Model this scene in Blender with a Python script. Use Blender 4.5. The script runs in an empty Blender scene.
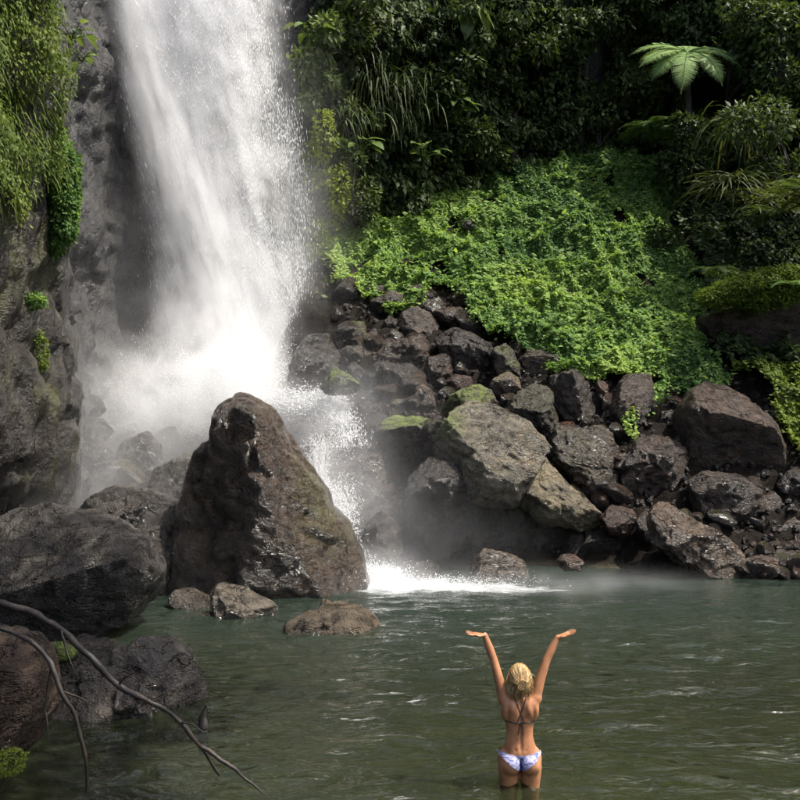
import bpy, bmesh, math, random
import numpy as np
from mathutils import Vector

rng = np.random.default_rng(7)
random.seed(7)
scene = bpy.context.scene
COL = scene.collection

# ------------------------------------------------------------------ camera, sky, sun, exposure
CAM_H, FPX = 3.15, 898.0                        # eye height above the pool, focal length for an 800 px frame
cam_data = bpy.data.cameras.new('camera')
cam_data.sensor_width = 36.0
cam_data.lens = 36.0 * FPX / 800.0
cam_data.clip_end = 500.0
cam = bpy.data.objects.new('camera', cam_data)
cam.location = (0, 0, CAM_H)
cam.rotation_euler = (math.radians(90), 0, 0)
COL.objects.link(cam)
scene.camera = cam

SUN_DIR = Vector((0.52, -0.07, 1.0)).normalized()    # towards the sun: high, from the right and a little behind the fall
world = bpy.data.worlds.new('World')
scene.world = world
world.use_nodes = True
wn = world.node_tree.nodes
sky = wn.new('ShaderNodeTexSky')
sky.sky_type = 'NISHITA'
sky.sun_disc = False
sky.dust_density = 5.0          # humid, hazy air
sky.air_density = 1.0
sky.sun_elevation = math.asin(SUN_DIR.z)
sky.sun_rotation = math.atan2(SUN_DIR.x, SUN_DIR.y)
wn['Background'].inputs['Strength'].default_value = 0.15
world.node_tree.links.new(sky.outputs[0], wn['Background'].inputs['Color'])

sd = bpy.data.lights.new('sun', 'SUN')
sd.energy = 4.4
sd.angle = math.radians(0.5)
sd.color = (1.0, 0.95, 0.86)
sun = bpy.data.objects.new('sun', sd)
sun.rotation_euler = SUN_DIR.to_track_quat('Z', 'Y').to_euler()
sun.location = (6, 10, 40)
COL.objects.link(sun)

vs = scene.view_settings
vs.view_transform = 'Standard'
vs.look = 'None'
vs.exposure = 0.85
vs.gamma = 1.0
vs.use_curve_mapping = False

scene.render.engine = 'CYCLES'
cy = scene.cycles
cy.use_denoising = True
cy.denoiser = 'OPENIMAGEDENOISE'
cy.use_adaptive_sampling = True
cy.adaptive_threshold = 0.04
cy.max_bounces = 9
cy.diffuse_bounces = 4
cy.glossy_bounces = 3
cy.transmission_bounces = 4
cy.transparent_max_bounces = 8
cy.volume_bounces = 8
cy.caustics_reflective = False
cy.caustics_refractive = False
cy.sample_clamp_indirect = 6.0

# ------------------------------------------------------------------ helpers
def W(px, py, Y):
    """point of the place that stands Y metres ahead, seen at (px, py) of an 800 px frame"""
    return np.array([(px - 400.0) / FPX * Y, Y, CAM_H + (400.0 - py) / FPX * Y])

def _hash(i, j, k, s):
    h = (i.astype(np.int64) * 374761393 + j.astype(np.int64) * 668265263 + k.astype(np.int64) * 2147483647 + s * 974634777) & 0xFFFFFFFF
    h = ((h ^ (h >> 13)) * 1274126177) & 0xFFFFFFFF
    h = ((h ^ (h >> 16)) * 2246822519) & 0xFFFFFFFF
    return ((h ^ (h >> 15)) & 0xFFFFFF) / float(0xFFFFFF)

def vnoise(P, seed=0):
    P = np.asarray(P, float)
    I = np.floor(P).astype(np.int64)
    F = P - I
    F = F * F * F * (F * (F * 6 - 15) + 10)
    i, j, k = I[:, 0], I[:, 1], I[:, 2]
    fx, fy, fz = F[:, 0], F[:, 1], F[:, 2]
    r = np.zeros(len(P))
    for a in (0, 1):
        wa = fx if a else 1 - fx
        for b in (0, 1):
            wb = fy if b else 1 - fy
            for c in (0, 1):
                wc = fz if c else 1 - fz
                r += wa * wb * wc * _hash(i + a, j + b, k + c, seed)
    return r * 2 - 1

def fbm(P, octaves=4, seed=0, gain=0.5, lac=2.03):
    P = np.asarray(P, float)
    r = np.zeros(len(P)); a = 1.0; t = 0.0
    for o in range(octaves):
        r += a * vnoise(P * lac ** o + o * 17.3, seed + o)
        t += a; a *= gain
    return r / t

def sstep(a, b, x):
    t = np.clip((x - a) / (b - a), 0, 1)
    return t * t * (3 - 2 * t)

def mesh_arrays(name, V, F, smooth=True):
    """V (n,3), F (m,k) with one k"""
    V = np.asarray(V, np.float32); F = np.asarray(F, np.int32)
    me = bpy.data.meshes.new(name)
    k = F.shape[1]
    me.vertices.add(len(V)); me.vertices.foreach_set('co', V.ravel())
    me.loops.add(F.size); me.loops.foreach_set('vertex_index', F.ravel())
    me.polygons.add(len(F))
    me.polygons.foreach_set('loop_start', np.arange(0, F.size, k, dtype=np.int32))
    me.polygons.foreach_set('loop_total', np.full(len(F), k, np.int32))
    me.polygons.foreach_set('use_smooth', np.full(len(F), smooth))
    me.update(calc_edges=True)
    return me

def fattr(me, name, vals):
    at = me.attributes.new(name, 'FLOAT', 'POINT')
    at.data.foreach_set('value', np.asarray(vals, np.float32))

def cattr(me, name, cols):
    at = me.attributes.new(name, 'FLOAT_COLOR', 'POINT')
    c = np.ones((len(cols), 4), np.float32); c[:, :3] = cols
    at.data.foreach_set('color', c.ravel())

def link(name, me, mat=None, parent=None, loc=None):
    o = bpy.data.objects.new(name, me)
    COL.objects.link(o)
    if mat is not None and not me.materials:
        me.materials.append(mat)
    if parent is not None:
        o.parent = parent
    if loc is not None:
        o.location = loc
    return o

def empty(name, loc, label, cat, group=None):
    o = bpy.data.objects.new(name, None)
    o.empty_display_size = 0.2
    o.location = loc
    COL.objects.link(o)
    return tag(o, label, cat, group)

def tag(o, label=None, cat=None, group=None, kind=None):
    if label: o['label'] = label
    if cat: o['category'] = cat
    if group: o['group'] = group
    if kind: o['kind'] = kind
    return o

# ------------------------------------------------------------------ node helper
class NT:
    def __init__(self, name):
        self.mat = bpy.data.materials.new(name)
        self.mat.use_nodes = True
        self.t = self.mat.node_tree
        self.t.nodes.clear()
        self.out = self.t.nodes.new('ShaderNodeOutputMaterial')
    def n(self, typ, ins=None, **attrs):
        nd = self.t.nodes.new('ShaderNode' + typ)
        for k, v in attrs.items():
            setattr(nd, k, v)
        for k, v in (ins or {}).items():
            self.set(nd.inputs[k], v)
        return nd
    def set(self, sock, v):
        if isinstance(v, bpy.types.NodeSocket):
            self.t.links.new(v, sock)
        elif v is not None:
            if hasattr(sock.default_value, '__len__') and not hasattr(v, '__len__'):
                v = [v] * len(sock.default_value)
            if sock.type == 'RGBA' and len(v) == 3:
                v = tuple(v) + (1.0,)
            sock.default_value = v
    def m(self, op, a, b=None, c=None, clamp=False):
        nd = self.n('Math', operation=op, use_clamp=clamp)
        self.set(nd.inputs[0], a)
        if b is not None: self.set(nd.inputs[1], b)
        if c is not None: self.set(nd.inputs[2], c)
        return nd.outputs[0]
    def vm(self, op, a, b=None):
        nd = self.n('VectorMath', operation=op)
        self.set(nd.inputs[0], a)
        if b is not None: self.set(nd.inputs[1], b)
        return nd.outputs['Value'] if op in ('DOT_PRODUCT', 'LENGTH') else nd.outputs[0]
    def noise(self, vec, scale, detail=4, rough=0.55, dist=0.0):
        nd = self.n('TexNoise', {'Vector': vec, 'Scale': scale, 'Detail': detail, 'Roughness': rough, 'Distortion': dist})
        return nd.outputs[0]
    def mr(self, v, a, b, c=0.0, d=1.0, smooth=True):
        nd = self.n('MapRange', interpolation_type='SMOOTHSTEP' if smooth else 'LINEAR')
        for i, x in enumerate((v, a, b, c, d)):
            self.set(nd.inputs[i], x)
        return nd.outputs[0]
    def mix(self, fac, a, b, blend='MIX'):
        nd = self.n('Mix', data_type='RGBA', blend_type=blend)
        self.set(nd.inputs[0], fac); self.set(nd.inputs[6], a); self.set(nd.inputs[7], b)
        return nd.outputs[2]
    def attr(self, name, out='Fac'):
        return self.n('Attribute', attribute_name=name).outputs[out]
    def surf(self, s): self.t.links.new(s, self.out.inputs['Surface'])
    def vol(self, s): self.t.links.new(s, self.out.inputs['Volume'])

def rock_material(name):
    """wet basalt: 'tone' carries the stone's own colour, 'moss' the growth on it, 'wet' how glossy it is"""
    g = NT(name)
    tc = g.n('TexCoord').outputs['Object']
    rnd = g.n('ObjectInfo').outputs['Random']
    off = g.n('CombineXYZ', {0: g.m('MULTIPLY', rnd, 31.0), 1: g.m('MULTIPLY', rnd, 17.0), 2: g.m('MULTIPLY', rnd, 53.0)}).outputs[0]
    p = g.vm('ADD', tc, off)
    n1 = g.noise(p, 1.6, 5, 0.6, 0.4)
    n2 = g.noise(p, 6.0, 7, 0.68, 0.3)
    n3 = g.noise(p, 38.0, 3, 0.6)
    tone = g.attr('tone', 'Color')
    v = g.m('ADD', g.mr(n1, 0.3, 0.72, 0.45, 1.25), g.mr(n2, 0.3, 0.75, -0.35, 0.55))
    v = g.m('MULTIPLY', v, g.mr(n3, 0.3, 0.7, 0.75, 1.25))
    col = g.mix(1.0, tone, v, 'MULTIPLY')
    grey = g.mix(g.mr(n2, 0.52, 0.72, 0.0, 0.55), col, g.mix(1.0, (0.034, 0.031, 0.027), v, 'MULTIPLY'))
    rust = g.mix(g.mr(g.noise(p, 3.1, 5, 0.6), 0.55, 0.75, 0.0, 0.5), grey, g.mix(1.0, tone, (1.35, 0.86, 0.52), 'MULTIPLY'))
    moss = g.attr('moss')
    mm = g.m('MULTIPLY', moss, g.mr(n2, 0.32, 0.6, 0.2, 1.0), clamp=True)
    mcol = g.mix(g.mr(n3, 0.35, 0.65), (0.045, 0.072, 0.012), (0.15, 0.19, 0.03))
    col = g.mix(mm, rust, mcol)
    wet = g.attr('wet')
    dry = g.mr(n2, 0.3, 0.7, 0.34, 0.62)
    rough = g.m('ADD', g.m('MULTIPLY', dry, g.m('SUBTRACT', 1.0, wet)), g.m('MULTIPLY', g.mr(n2, 0.3, 0.7, 0.10, 0.34), wet))
    rough = g.m('MAXIMUM', rough, g.m('MULTIPLY', mm, 0.85))
    hgt = g.m('ADD', g.m('MULTIPLY', n2, 0.8), g.m('MULTIPLY', n3, 0.30))
    cr = g.noise(g.vm('MULTIPLY', p, (0.9, 0.9, 2.6)), 1.5, 4, 0.6, 0.9)
    crk = g.mr(g.m('ABSOLUTE', g.m('SUBTRACT', cr, 0.5)), 0.0, 0.018, 1.0, 0.0)
    hgt = g.m('SUBTRACT', hgt, g.m('MULTIPLY', crk, 0.5))
    b = g.n('Bump', {'Height': hgt, 'Strength': 1.0, 'Distance': 0.11})
    pr = g.n('BsdfPrincipled', {'Base Color': col, 'Roughness': rough, 'Normal': b.outputs[0], 'Specular IOR Level': 0.4, 'Coat Weight': g.m('MULTIPLY', g.m('SUBTRACT', wet, 0.3, clamp=True), 1.1), 'Coat Roughness': 0.16, 'Coat IOR': 1.4, 'Coat Normal': b.outputs[0]})
    g.surf(pr.outputs[0])
    return g.mat

def cliff_material():
    g = NT('cliff_rock')
    tc = g.n('TexCoord').outputs['Object']
    st = g.vm('MULTIPLY', tc, (1.0, 1.0, 0.35))
    n1 = g.noise(tc, 0.55, 7, 0.6, 0.5)
    n2 = g.noise(st, 2.6, 8, 0.65, 0.5)
    n3 = g.noise(tc, 14.0, 6, 0.65)
    col = g.mix(g.mr(n1, 0.35, 0.65), (0.016, 0.010, 0.006), (0.017, 0.013, 0.009))
    x = g.n('SeparateXYZ', {0: tc}).outputs
    near = g.mr(x[1], 15.0, 18.5, 1.0, 0.0)
    col = g.mix(g.m('SUBTRACT', 1.0, near), col, (0.027, 0.026, 0.027))      # bare water-washed rock beside the fall
    v = g.m('ADD', g.mr(n2, 0.3, 0.7, 0.4, 1.3), g.mr(n3, 0.3, 0.7, -0.25, 0.3))
    col = g.mix(1.0, col, v, 'MULTIPLY')
    lich = g.m('MULTIPLY', g.mr(g.noise(st, 1.5, 6, 0.7, 0.3), 0.47, 0.62), g.m('ADD', g.m('MULTIPLY', near, 0.75), 0.15))
    col = g.mix(lich, col, g.mix(g.mr(n3, 0.35, 0.65), (0.035, 0.040, 0.012), (0.075, 0.068, 0.025)))
    hgt = g.m('ADD', n2, g.m('MULTIPLY', n3, 0.35))
    b = g.n('Bump', {'Height': hgt, 'Strength': 0.9, 'Distance': 0.2})
    pr = g.n('BsdfPrincipled', {'Base Color': col, 'Roughness': g.mr(n2, 0.3, 0.7, 0.2, 0.5), 'Normal': b.outputs[0], 'Specular IOR Level': 0.5})
    g.surf(pr.outputs[0])
    return g.mat

def ground_material():
    g = NT('wet_soil')
    tc = g.n('TexCoord').outputs['Object']
    n1 = g.noise(tc, 1.3, 7, 0.6); n2 = g.noise(tc, 9.0, 7, 0.65)
    z = g.n('SeparateXYZ', {0: tc}).outputs[2]
    soil = g.mix(g.mr(n2, 0.3, 0.7), (0.004, 0.0035, 0.003), (0.014, 0.011, 0.008))
    bed = g.mix(g.mr(n1, 0.35, 0.65), (0.030, 0.027, 0.016), (0.085, 0.070, 0.042))
    bed = g.mix(g.mr(n2, 0.35, 0.65, 0.0, 0.5), bed, (0.05, 0.045, 0.03))
    col = g.mix(g.mr(z, -0.05, 0.12), bed, soil)
    b = g.n('Bump', {'Height': n2, 'Strength': 0.7, 'Distance': 0.08})
    g.surf(g.n('BsdfPrincipled', {'Base Color': col, 'Roughness': 0.9, 'Specular IOR Level': 0.08, 'Normal': b.outputs[0]}).outputs[0])
    return g.mat

def leaf_material(name, c0, c1, c2, trans=0.4, rough=0.55, yellow=0.0):
    g = NT(name)
    t = g.attr('tint')
    col = g.mix(g.mr(t, 0.0, 0.5, smooth=False), c0, c1)
    col = g.mix(g.mr(t, 0.5, 1.0, smooth=False), col, c2)
    pr = g.n('BsdfPrincipled', {'Base Color': col, 'Roughness': rough, 'Specular IOR Level': 0.14})
    tcol = g.mix(1.0, col, (1.2, 1.2, 0.6), 'MULTIPLY')
    tr = g.n('BsdfTranslucent', {'Color': tcol})
    ms = g.n('MixShader', {0: trans, 1: pr.outputs[0], 2: tr.outputs[0]})
    g.surf(ms.outputs[0])
    return g.mat

def bark_material(name, c0, c1, wet=0.5):
    g = NT(name)
    tc = g.n('TexCoord').outputs['Object']
    n = g.noise(tc, 22.0, 6, 0.65)
    n2 = g.noise(tc, 4.0, 4, 0.6)
    col = g.mix(g.mr(g.m('MULTIPLY', g.m('ADD', n, n2), 0.5), 0.35, 0.65), c0, c1)
    b = g.n('Bump', {'Height': n, 'Strength': 0.8, 'Distance': 0.01})
    g.surf(g.n('BsdfPrincipled', {'Base Color': col, 'Roughness': wet, 'Normal': b.outputs[0]}).outputs[0])
    return g.mat

def plain_material(name, col, rough=0.5, sss=0.0, spec=0.5):
    g = NT(name)
    pr = g.n('BsdfPrincipled', {'Base Color': col, 'Roughness': rough, 'Specular IOR Level': spec})
    g.surf(pr.outputs[0])
    return g.mat

M_ROCK = rock_material('wet_basalt')
M_CLIFF = cliff_material()
M_GROUND = ground_material()
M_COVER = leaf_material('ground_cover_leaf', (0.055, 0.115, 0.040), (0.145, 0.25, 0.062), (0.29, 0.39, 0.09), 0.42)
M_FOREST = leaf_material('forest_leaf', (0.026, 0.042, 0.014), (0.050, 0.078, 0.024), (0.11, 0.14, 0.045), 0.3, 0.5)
M_STRAP = leaf_material('strap_leaf', (0.028, 0.045, 0.014), (0.055, 0.078, 0.024), (0.11, 0.12, 0.045), 0.3)
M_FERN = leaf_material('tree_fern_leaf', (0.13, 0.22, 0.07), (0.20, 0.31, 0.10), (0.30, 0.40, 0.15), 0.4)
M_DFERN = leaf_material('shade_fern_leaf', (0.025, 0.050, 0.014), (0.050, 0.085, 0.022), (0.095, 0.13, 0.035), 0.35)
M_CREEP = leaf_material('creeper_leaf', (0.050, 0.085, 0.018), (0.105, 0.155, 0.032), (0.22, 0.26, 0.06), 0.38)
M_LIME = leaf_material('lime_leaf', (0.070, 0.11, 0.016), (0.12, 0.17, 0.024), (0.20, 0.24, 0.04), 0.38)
M_BIGLEAF = leaf_material('large_leaf', (0.05, 0.09, 0.022), (0.10, 0.15, 0.045), (0.22, 0.27, 0.12), 0.35, 0.3)
M_BARK = bark_material('dark_bark', (0.012, 0.010, 0.008), (0.05, 0.04, 0.03), 0.8)
M_BRANCH = bark_material('wet_branch', (0.006, 0.005, 0.004), (0.034, 0.023, 0.016), 0.55)

# ------------------------------------------------------------------ ground
def ground_z(X, Y):
    X = np.asarray(X, float); Y = np.asarray(Y, float)
    shore = 16.2 - 0.35 * sstep(2.5, 6.5, X)
    right = 0.80 * (Y - shore)
    right = np.minimum(right, 12.0 + 0.25 * (Y - 31.0))
    chan = 0.36 * (Y - 15.6)
    e_ = -0.7 - 1.7 * sstep(20.8, 23.5, Y)
    w = sstep(e_ - 1.7, e_, X)
    z = chan * (1 - w) + right * w
    z = z - 1.15 * np.exp(-((X - 0.4) / 1.7) ** 2 - ((Y - 17.9) / 1.3) ** 2)          # hollow behind the cascade boulders
    z = z - 0.8 * np.exp(-((X - 3.3) / 1.5) ** 2 - ((Y - 17.2) / 0.9) ** 2)
    bed = -0.95 - 0.25 * np.sin(X * 0.7 + 1.0) * np.sin(Y * 0.5)
    bed = bed + 0.30 * np.exp(-((X - 1.0) / 2.2) ** 2 - ((Y - 7.2) / 2.5) ** 2)
    bed = bed + 0.72 * np.exp(-((X + 3.6) / 1.2) ** 2 - ((Y - 12.6) / 1.6) ** 2)
    bed = bed + 0.85 * sstep(-2.6, -4.2, X) * sstep(13.0, 9.0, Y)
    bed = bed + 1.6 * sstep(-4.2, -7.0, X)
    bed = bed + 2.4 * sstep(4.5, 0.0, Y)
    bed = bed + 1.3 * sstep(7.0, 11.0, X) * sstep(14.0, 16.0, Y)
    return np.maximum(z, bed)

def hit(px, py, y0=5.0, y1=45.0):
    """depth at which the line of sight through (px, py) reaches the ground or the water"""
    Y = np.arange(y0, y1, 0.05)
    X = (px - 400) / FPX * Y
    Z = CAM_H + (400 - py) / FPX * Y
    g = np.maximum(ground_z(X, Y), 0.0)
    k = np.nonzero(Z <= g)[0]
    return Y[k[0]] if len(k) else y1

gx = np.r_[np.arange(-16, -5, 0.4), np.arange(-5, 11, 0.09), np.arange(11, 24.2, 0.4)]; gy = np.r_[np.arange(-8, 13, 0.4), np.arange(13, 24, 0.09), np.arange(24, 46.2, 0.3)]
GX, GY = np.meshgrid(gx, gy)
gz = ground_z(GX.ravel(), GY.ravel())
pp = np.stack([GX.ravel(), GY.ravel(), gz], 1)
pp[:, 2] += 0.16 * fbm(pp * 0.9, 4, 3) * sstep(-0.4, 0.6, gz) + 0.05 * fbm(pp * 1.7, 3, 5)
rub = 0.5 - np.abs(fbm(pp * 2.6, 2, 15)) * 2 + 0.25 * fbm(pp * 7, 3, 25)
pp[:, 2] += 0.26 * rub * sstep(-0.2, 0.3, gz) * sstep(6.5, 5.0, gz)
nx, ny = len(gx), len(gy)
idx = np.arange(nx * ny).reshape(ny, nx)
F = np.stack([idx[:-1, :-1], idx[:-1, 1:], idx[1:, 1:], idx[1:, :-1]], -1).reshape(-1, 4)
tag(link('ground', mesh_arrays('ground', pp, F), M_GROUND), kind='structure')

# ------------------------------------------------------------------ cliff
plan = np.array([(-13, 2), (-10.5, 6), (-7.9, 10), (-6.35, 13.4), (-5.9, 15.9), (-6.35, 17.2), (-7.2, 19.5), (-7.7, 22.0), (-7.0, 24.3),
                 (-4.6, 25.7), (-2.7, 26.0), (-1.3, 26.5), (0.6, 27.9), (3.2, 29.9), (7.2, 31.3), (11.2, 30.6), (15.5, 27.5), (18.5, 22.5), (20.5, 16)])

def resample(P, step):
    P = np.asarray(P, float)
    d = np.r_[0, np.cumsum(np.linalg.norm(np.diff(P, axis=0), axis=1))]
    t = np.arange(0, d[-1], step)
    Q = np.stack([np.interp(t, d, P[:, k]) for k in range(P.shape[1])], 1)
    for _ in range(3):                                       # round the corners off
        k = max(1, int(0.5 / step)); Q2 = Q.copy()
        Q2[k:-k] = (Q[:-2 * k] + 2 * Q[k:-k] + Q[2 * k:]) / 4
        Q = Q2
    return Q

LINE = resample(plan, 0.11)
TAN = np.gradient(LINE, axis=0); TAN /= np.linalg.norm(TAN, axis=1)[:, None]
NRM = np.stack([TAN[:, 1], -TAN[:, 0]], 1)                   # into the gorge

def cliff_top(X, Y):
    return 18.6 - 3.4 * sstep(-9.2, -7.6, X) * sstep(-1.6, -2.8, X) * (Y > 20) - 5.0 * sstep(12.0, 20.0, X) - 5.5 * sstep(13.0, 7.0, Y) * (X < 0) - 7.0 * sstep(24, 17, Y) * (X > 0)

def cliff_point(i, z):
    """i index along the line, z height (arrays): the rock face"""
    b = LINE[i]; n = NRM[i]
    P = np.stack([b[:, 0], b[:, 1], z], 1)
    big = fbm(P * 0.32, 3, 11) * 1.1
    blk = fbm(np.stack([P[:, 0] * 0.9, P[:, 1] * 0.9, P[:, 2] * 0.45], 1), 4, 21)
    led = np.abs(fbm(P * 1.5, 3, 31))
    jnt = 1 - np.abs(fbm(np.stack([P[:, 0] * 1.1, P[:, 1] * 1.1, P[:, 2] * 0.7], 1) + 7, 3, 43)) * 2
    fine = fbm(P * 3.6, 3, 47) - 0.6 * np.abs(fbm(P * 6.0, 2, 49))
    step = fbm(np.stack([P[:, 0] * 1.3, P[:, 1] * 1.3, P[:, 2] * 0.8], 1) + 3, 2, 53) * 3.0
    step = (np.floor(step) + sstep(0.35, 0.65, step - np.floor(step))) / 3.0
    d = big * 0.5 + blk * np.where(b[:, 1] > 18, 0.35, 0.2) - led * np.where(b[:, 1] > 18, 0.24, 0.12) - 0.22 * np.maximum(jnt - 0.7, 0) * 3 + 0.06 * fine + np.where(b[:, 1] > 18, 0.24, 0.12) * step
    under = sstep(6.2, 3.5, z) * sstep(17.0, 15.0, b[:, 1]) * (b[:, 0] < 0)      # the left wall is undercut below the creepers
    lean = (z - 6.0) * np.where(b[:, 0] > -2.2, -0.03 + 0.13 * sstep(-1.0, 2.5, b[:, 0]), -0.03) * np.where(b[:, 1] > 23, 1, 0.6)
    d = d + lean - 0.25 * under
    P[:, 0] += n[:, 0] * d; P[:, 1] += n[:, 1] * d
    P[:, 2] += 0.12 * fbm(P * 1.1, 2, 41)
    return P

zs = np.arange(-1.5, 19.0, 0.13)
II, ZZ = np.meshgrid(np.arange(len(LINE)), zs)
tz = cliff_top(LINE[II.ravel(), 0], LINE[II.ravel(), 1])
zz = -1.5 + (ZZ.ravel() + 1.5) * (tz + 1.5) / 20.5
CP = cliff_point(II.ravel(), zz)
idx = np.arange(len(CP)).reshape(len(zs), len(LINE))
F = np.stack([idx[:-1, :-1], idx[:-1, 1:], idx[1:, 1:], idx[1:, :-1]], -1).reshape(-1, 4)
rim = CP[idx[-1]]                                             # the plateau behind the rim
V = [CP]; n0 = len(CP)
back1 = rim.copy(); back1[:, :2] -= NRM * 3.0; back1[:, 2] += 0.3
back2 = rim.copy(); back2[:, :2] -= NRM * 9.0; back2[:, 2] += 0.6
V += [back1, back2]
a = idx[-1]; b1 = n0 + np.arange(len(rim)); b2 = b1 + len(rim)
F = np.concatenate([F, np.stack([a[:-1], a[1:], b1[1:], b1[:-1]], -1), np.stack([b1[:-1], b1[1:], b2[1:], b2[:-1]], -1)])
tag(link('cliff', mesh_arrays('cliff', np.concatenate(V), F), M_CLIFF), kind='structure')

# ------------------------------------------------------------------ pool water
def water_material():
    g = NT('pool_water')
    tc = g.n('TexCoord').outputs['Object']
    s = g.n('SeparateXYZ', {0: tc}).outputs
    w1 = g.noise(g.vm('MULTIPLY', tc, (1.6, 3.6, 1.0)), 1.0, 3, 0.5, 0.8)
    w2 = g.noise(g.vm('MULTIPLY', tc, (4.5, 10.0, 1.0)), 1.0, 3, 0.5, 0.9)
    w3 = g.noise(g.vm('MULTIPLY', tc, (17.0, 30.0, 1.0)), 1.0, 2, 0.5, 0.4)
    h = g.m('ADD', g.m('MULTIPLY', w1, 0.9), g.m('ADD', g.m('MULTIPLY', w2, 0.28), g.m('MULTIPLY', w3, 0.02)))
    calm = g.mr(s[1], 11.0, 15.0, 1.0, 0.55)
    b = g.n('Bump', {'Height': h, 'Strength': calm, 'Distance': 0.09})
    far = g.mr(s[1], 8.0, 14.5)
    murk = g.mix(far, (0.024, 0.030, 0.016), (0.019, 0.028, 0.021))
    # aerated water where the cascade runs into the pool
    foam_n = g.noise(g.vm('MULTIPLY', tc, (1.5, 3.4, 1.0)), 1.6, 7, 0.65, 0.5)
    def blob(cx, cy, rx, ry):
        v = g.vm('MULTIPLY', g.vm('SUBTRACT', tc, (cx, cy, 0)), (1 / rx, 1 / ry, 0))
        return g.m('EXPONENT', g.m('MULTIPLY', g.vm('DOT_PRODUCT', v, v), -1.0))
    fm = g.m('ADD', blob(-0.2, 15.6, 0.9, 0.7), g.m('ADD', g.m('MULTIPLY', blob(1.2, 15.0, 2.0, 0.5), 0.75), blob(-0.3, 16.4, 0.9, 1.0)))
    foam = g.mr(g.m('ADD', fm, g.m('MULTIPLY', g.m('SUBTRACT', foam_n, 0.5), 1.3)), 0.3, 1.2, 0.0, 0.8)
    fr = g.n('Fresnel', {'IOR': 1.33, 'Normal': b.outputs[0]}).outputs[0]
    diff = g.n('BsdfDiffuse', {'Color': murk})
    tr = g.n('BsdfTransparent', {'Color': (0.62, 0.72, 0.52)})
    body = g.n('MixShader', {0: g.mr(s[1], 9.0, 13.0, 0.40, 0.72), 1: tr.outputs[0], 2: diff.outputs[0]})
    gl = g.n('BsdfGlossy', {'Color': (1, 1, 1), 'Roughness': 0.03, 'Normal': b.outputs[0]})
    wtr = g.n('MixShader', {0: fr, 1: body.outputs[0], 2: gl.outputs[0]})
    fo = g.n('BsdfDiffuse', {'Color': (0.78, 0.81, 0.82)})
    g.surf(g.n('MixShader', {0: foam, 1: wtr.outputs[0], 2: fo.outputs[0]}).outputs[0])
    return g.mat

M_WATER = water_material()
wx = np.arange(-13, 16.01, 0.09); wy = np.arange(-1, 18.01, 0.06)
WX, WY = np.meshgrid(wx, wy)
p2 = np.stack([WX.ravel() * 1.0, WY.ravel() * 2.0, np.zeros(WX.size)], 1)
hz = 0.028 * fbm(p2 * 0.9, 3, 51) + 0.036 * fbm(p2 * 2.4, 2, 57)
rr = np.hypot(WX.ravel() - 0.98, WY.ravel() - 7.35)
hz += 0.022 * np.sin(rr * 24) * np.exp(-rr * 2.0)              # rings round the bather
idx = np.arange(WX.size).reshape(WX.shape)
F = np.stack([idx[:-1, :-1], idx[:-1, 1:], idx[1:, 1:], idx[1:, :-1]], -1).reshape(-1, 4)
tag(link('water', mesh_arrays('water', np.stack([WX.ravel(), WY.ravel(), hz], 1), F), M_WATER), kind='structure')

# ------------------------------------------------------------------ rocks
_ico = {}
def ico(level):
    if level not in _ico:
        bm = bmesh.new()
        bmesh.ops.create_icosphere(bm, subdivisions=level, radius=1.0)
        _ico[level] = (np.array([v.co[:] for v in bm.verts]), np.array([[v.index for v in f.verts] for f in bm.faces]))
        bm.free()
    return _ico[level]

def radial(poly, cx, cz, th):
    """distance from (cx, cz) to the outline in direction th"""
    A = np.asarray(poly, float) - (cx, cz)
    B = np.roll(A, -1, axis=0)
    D = B - A
    r = np.full(len(th), 0.0)
    c, s = np.cos(th), np.sin(th)
    for (ax, az), (dx, dz) in zip(A, D):
        den = c * dz - s * dx
        with np.errstate(divide='ignore', invalid='ignore'):
            t = (ax * dz - az * dx) / den
            u = (ax * s - az * c) / den
        ok = (np.abs(den) > 1e-12) & (t > 0) & (u >= -1e-6) & (u <= 1 + 1e-6)
        r = np.where(ok, np.maximum(r, t), r)
    return r

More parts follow.
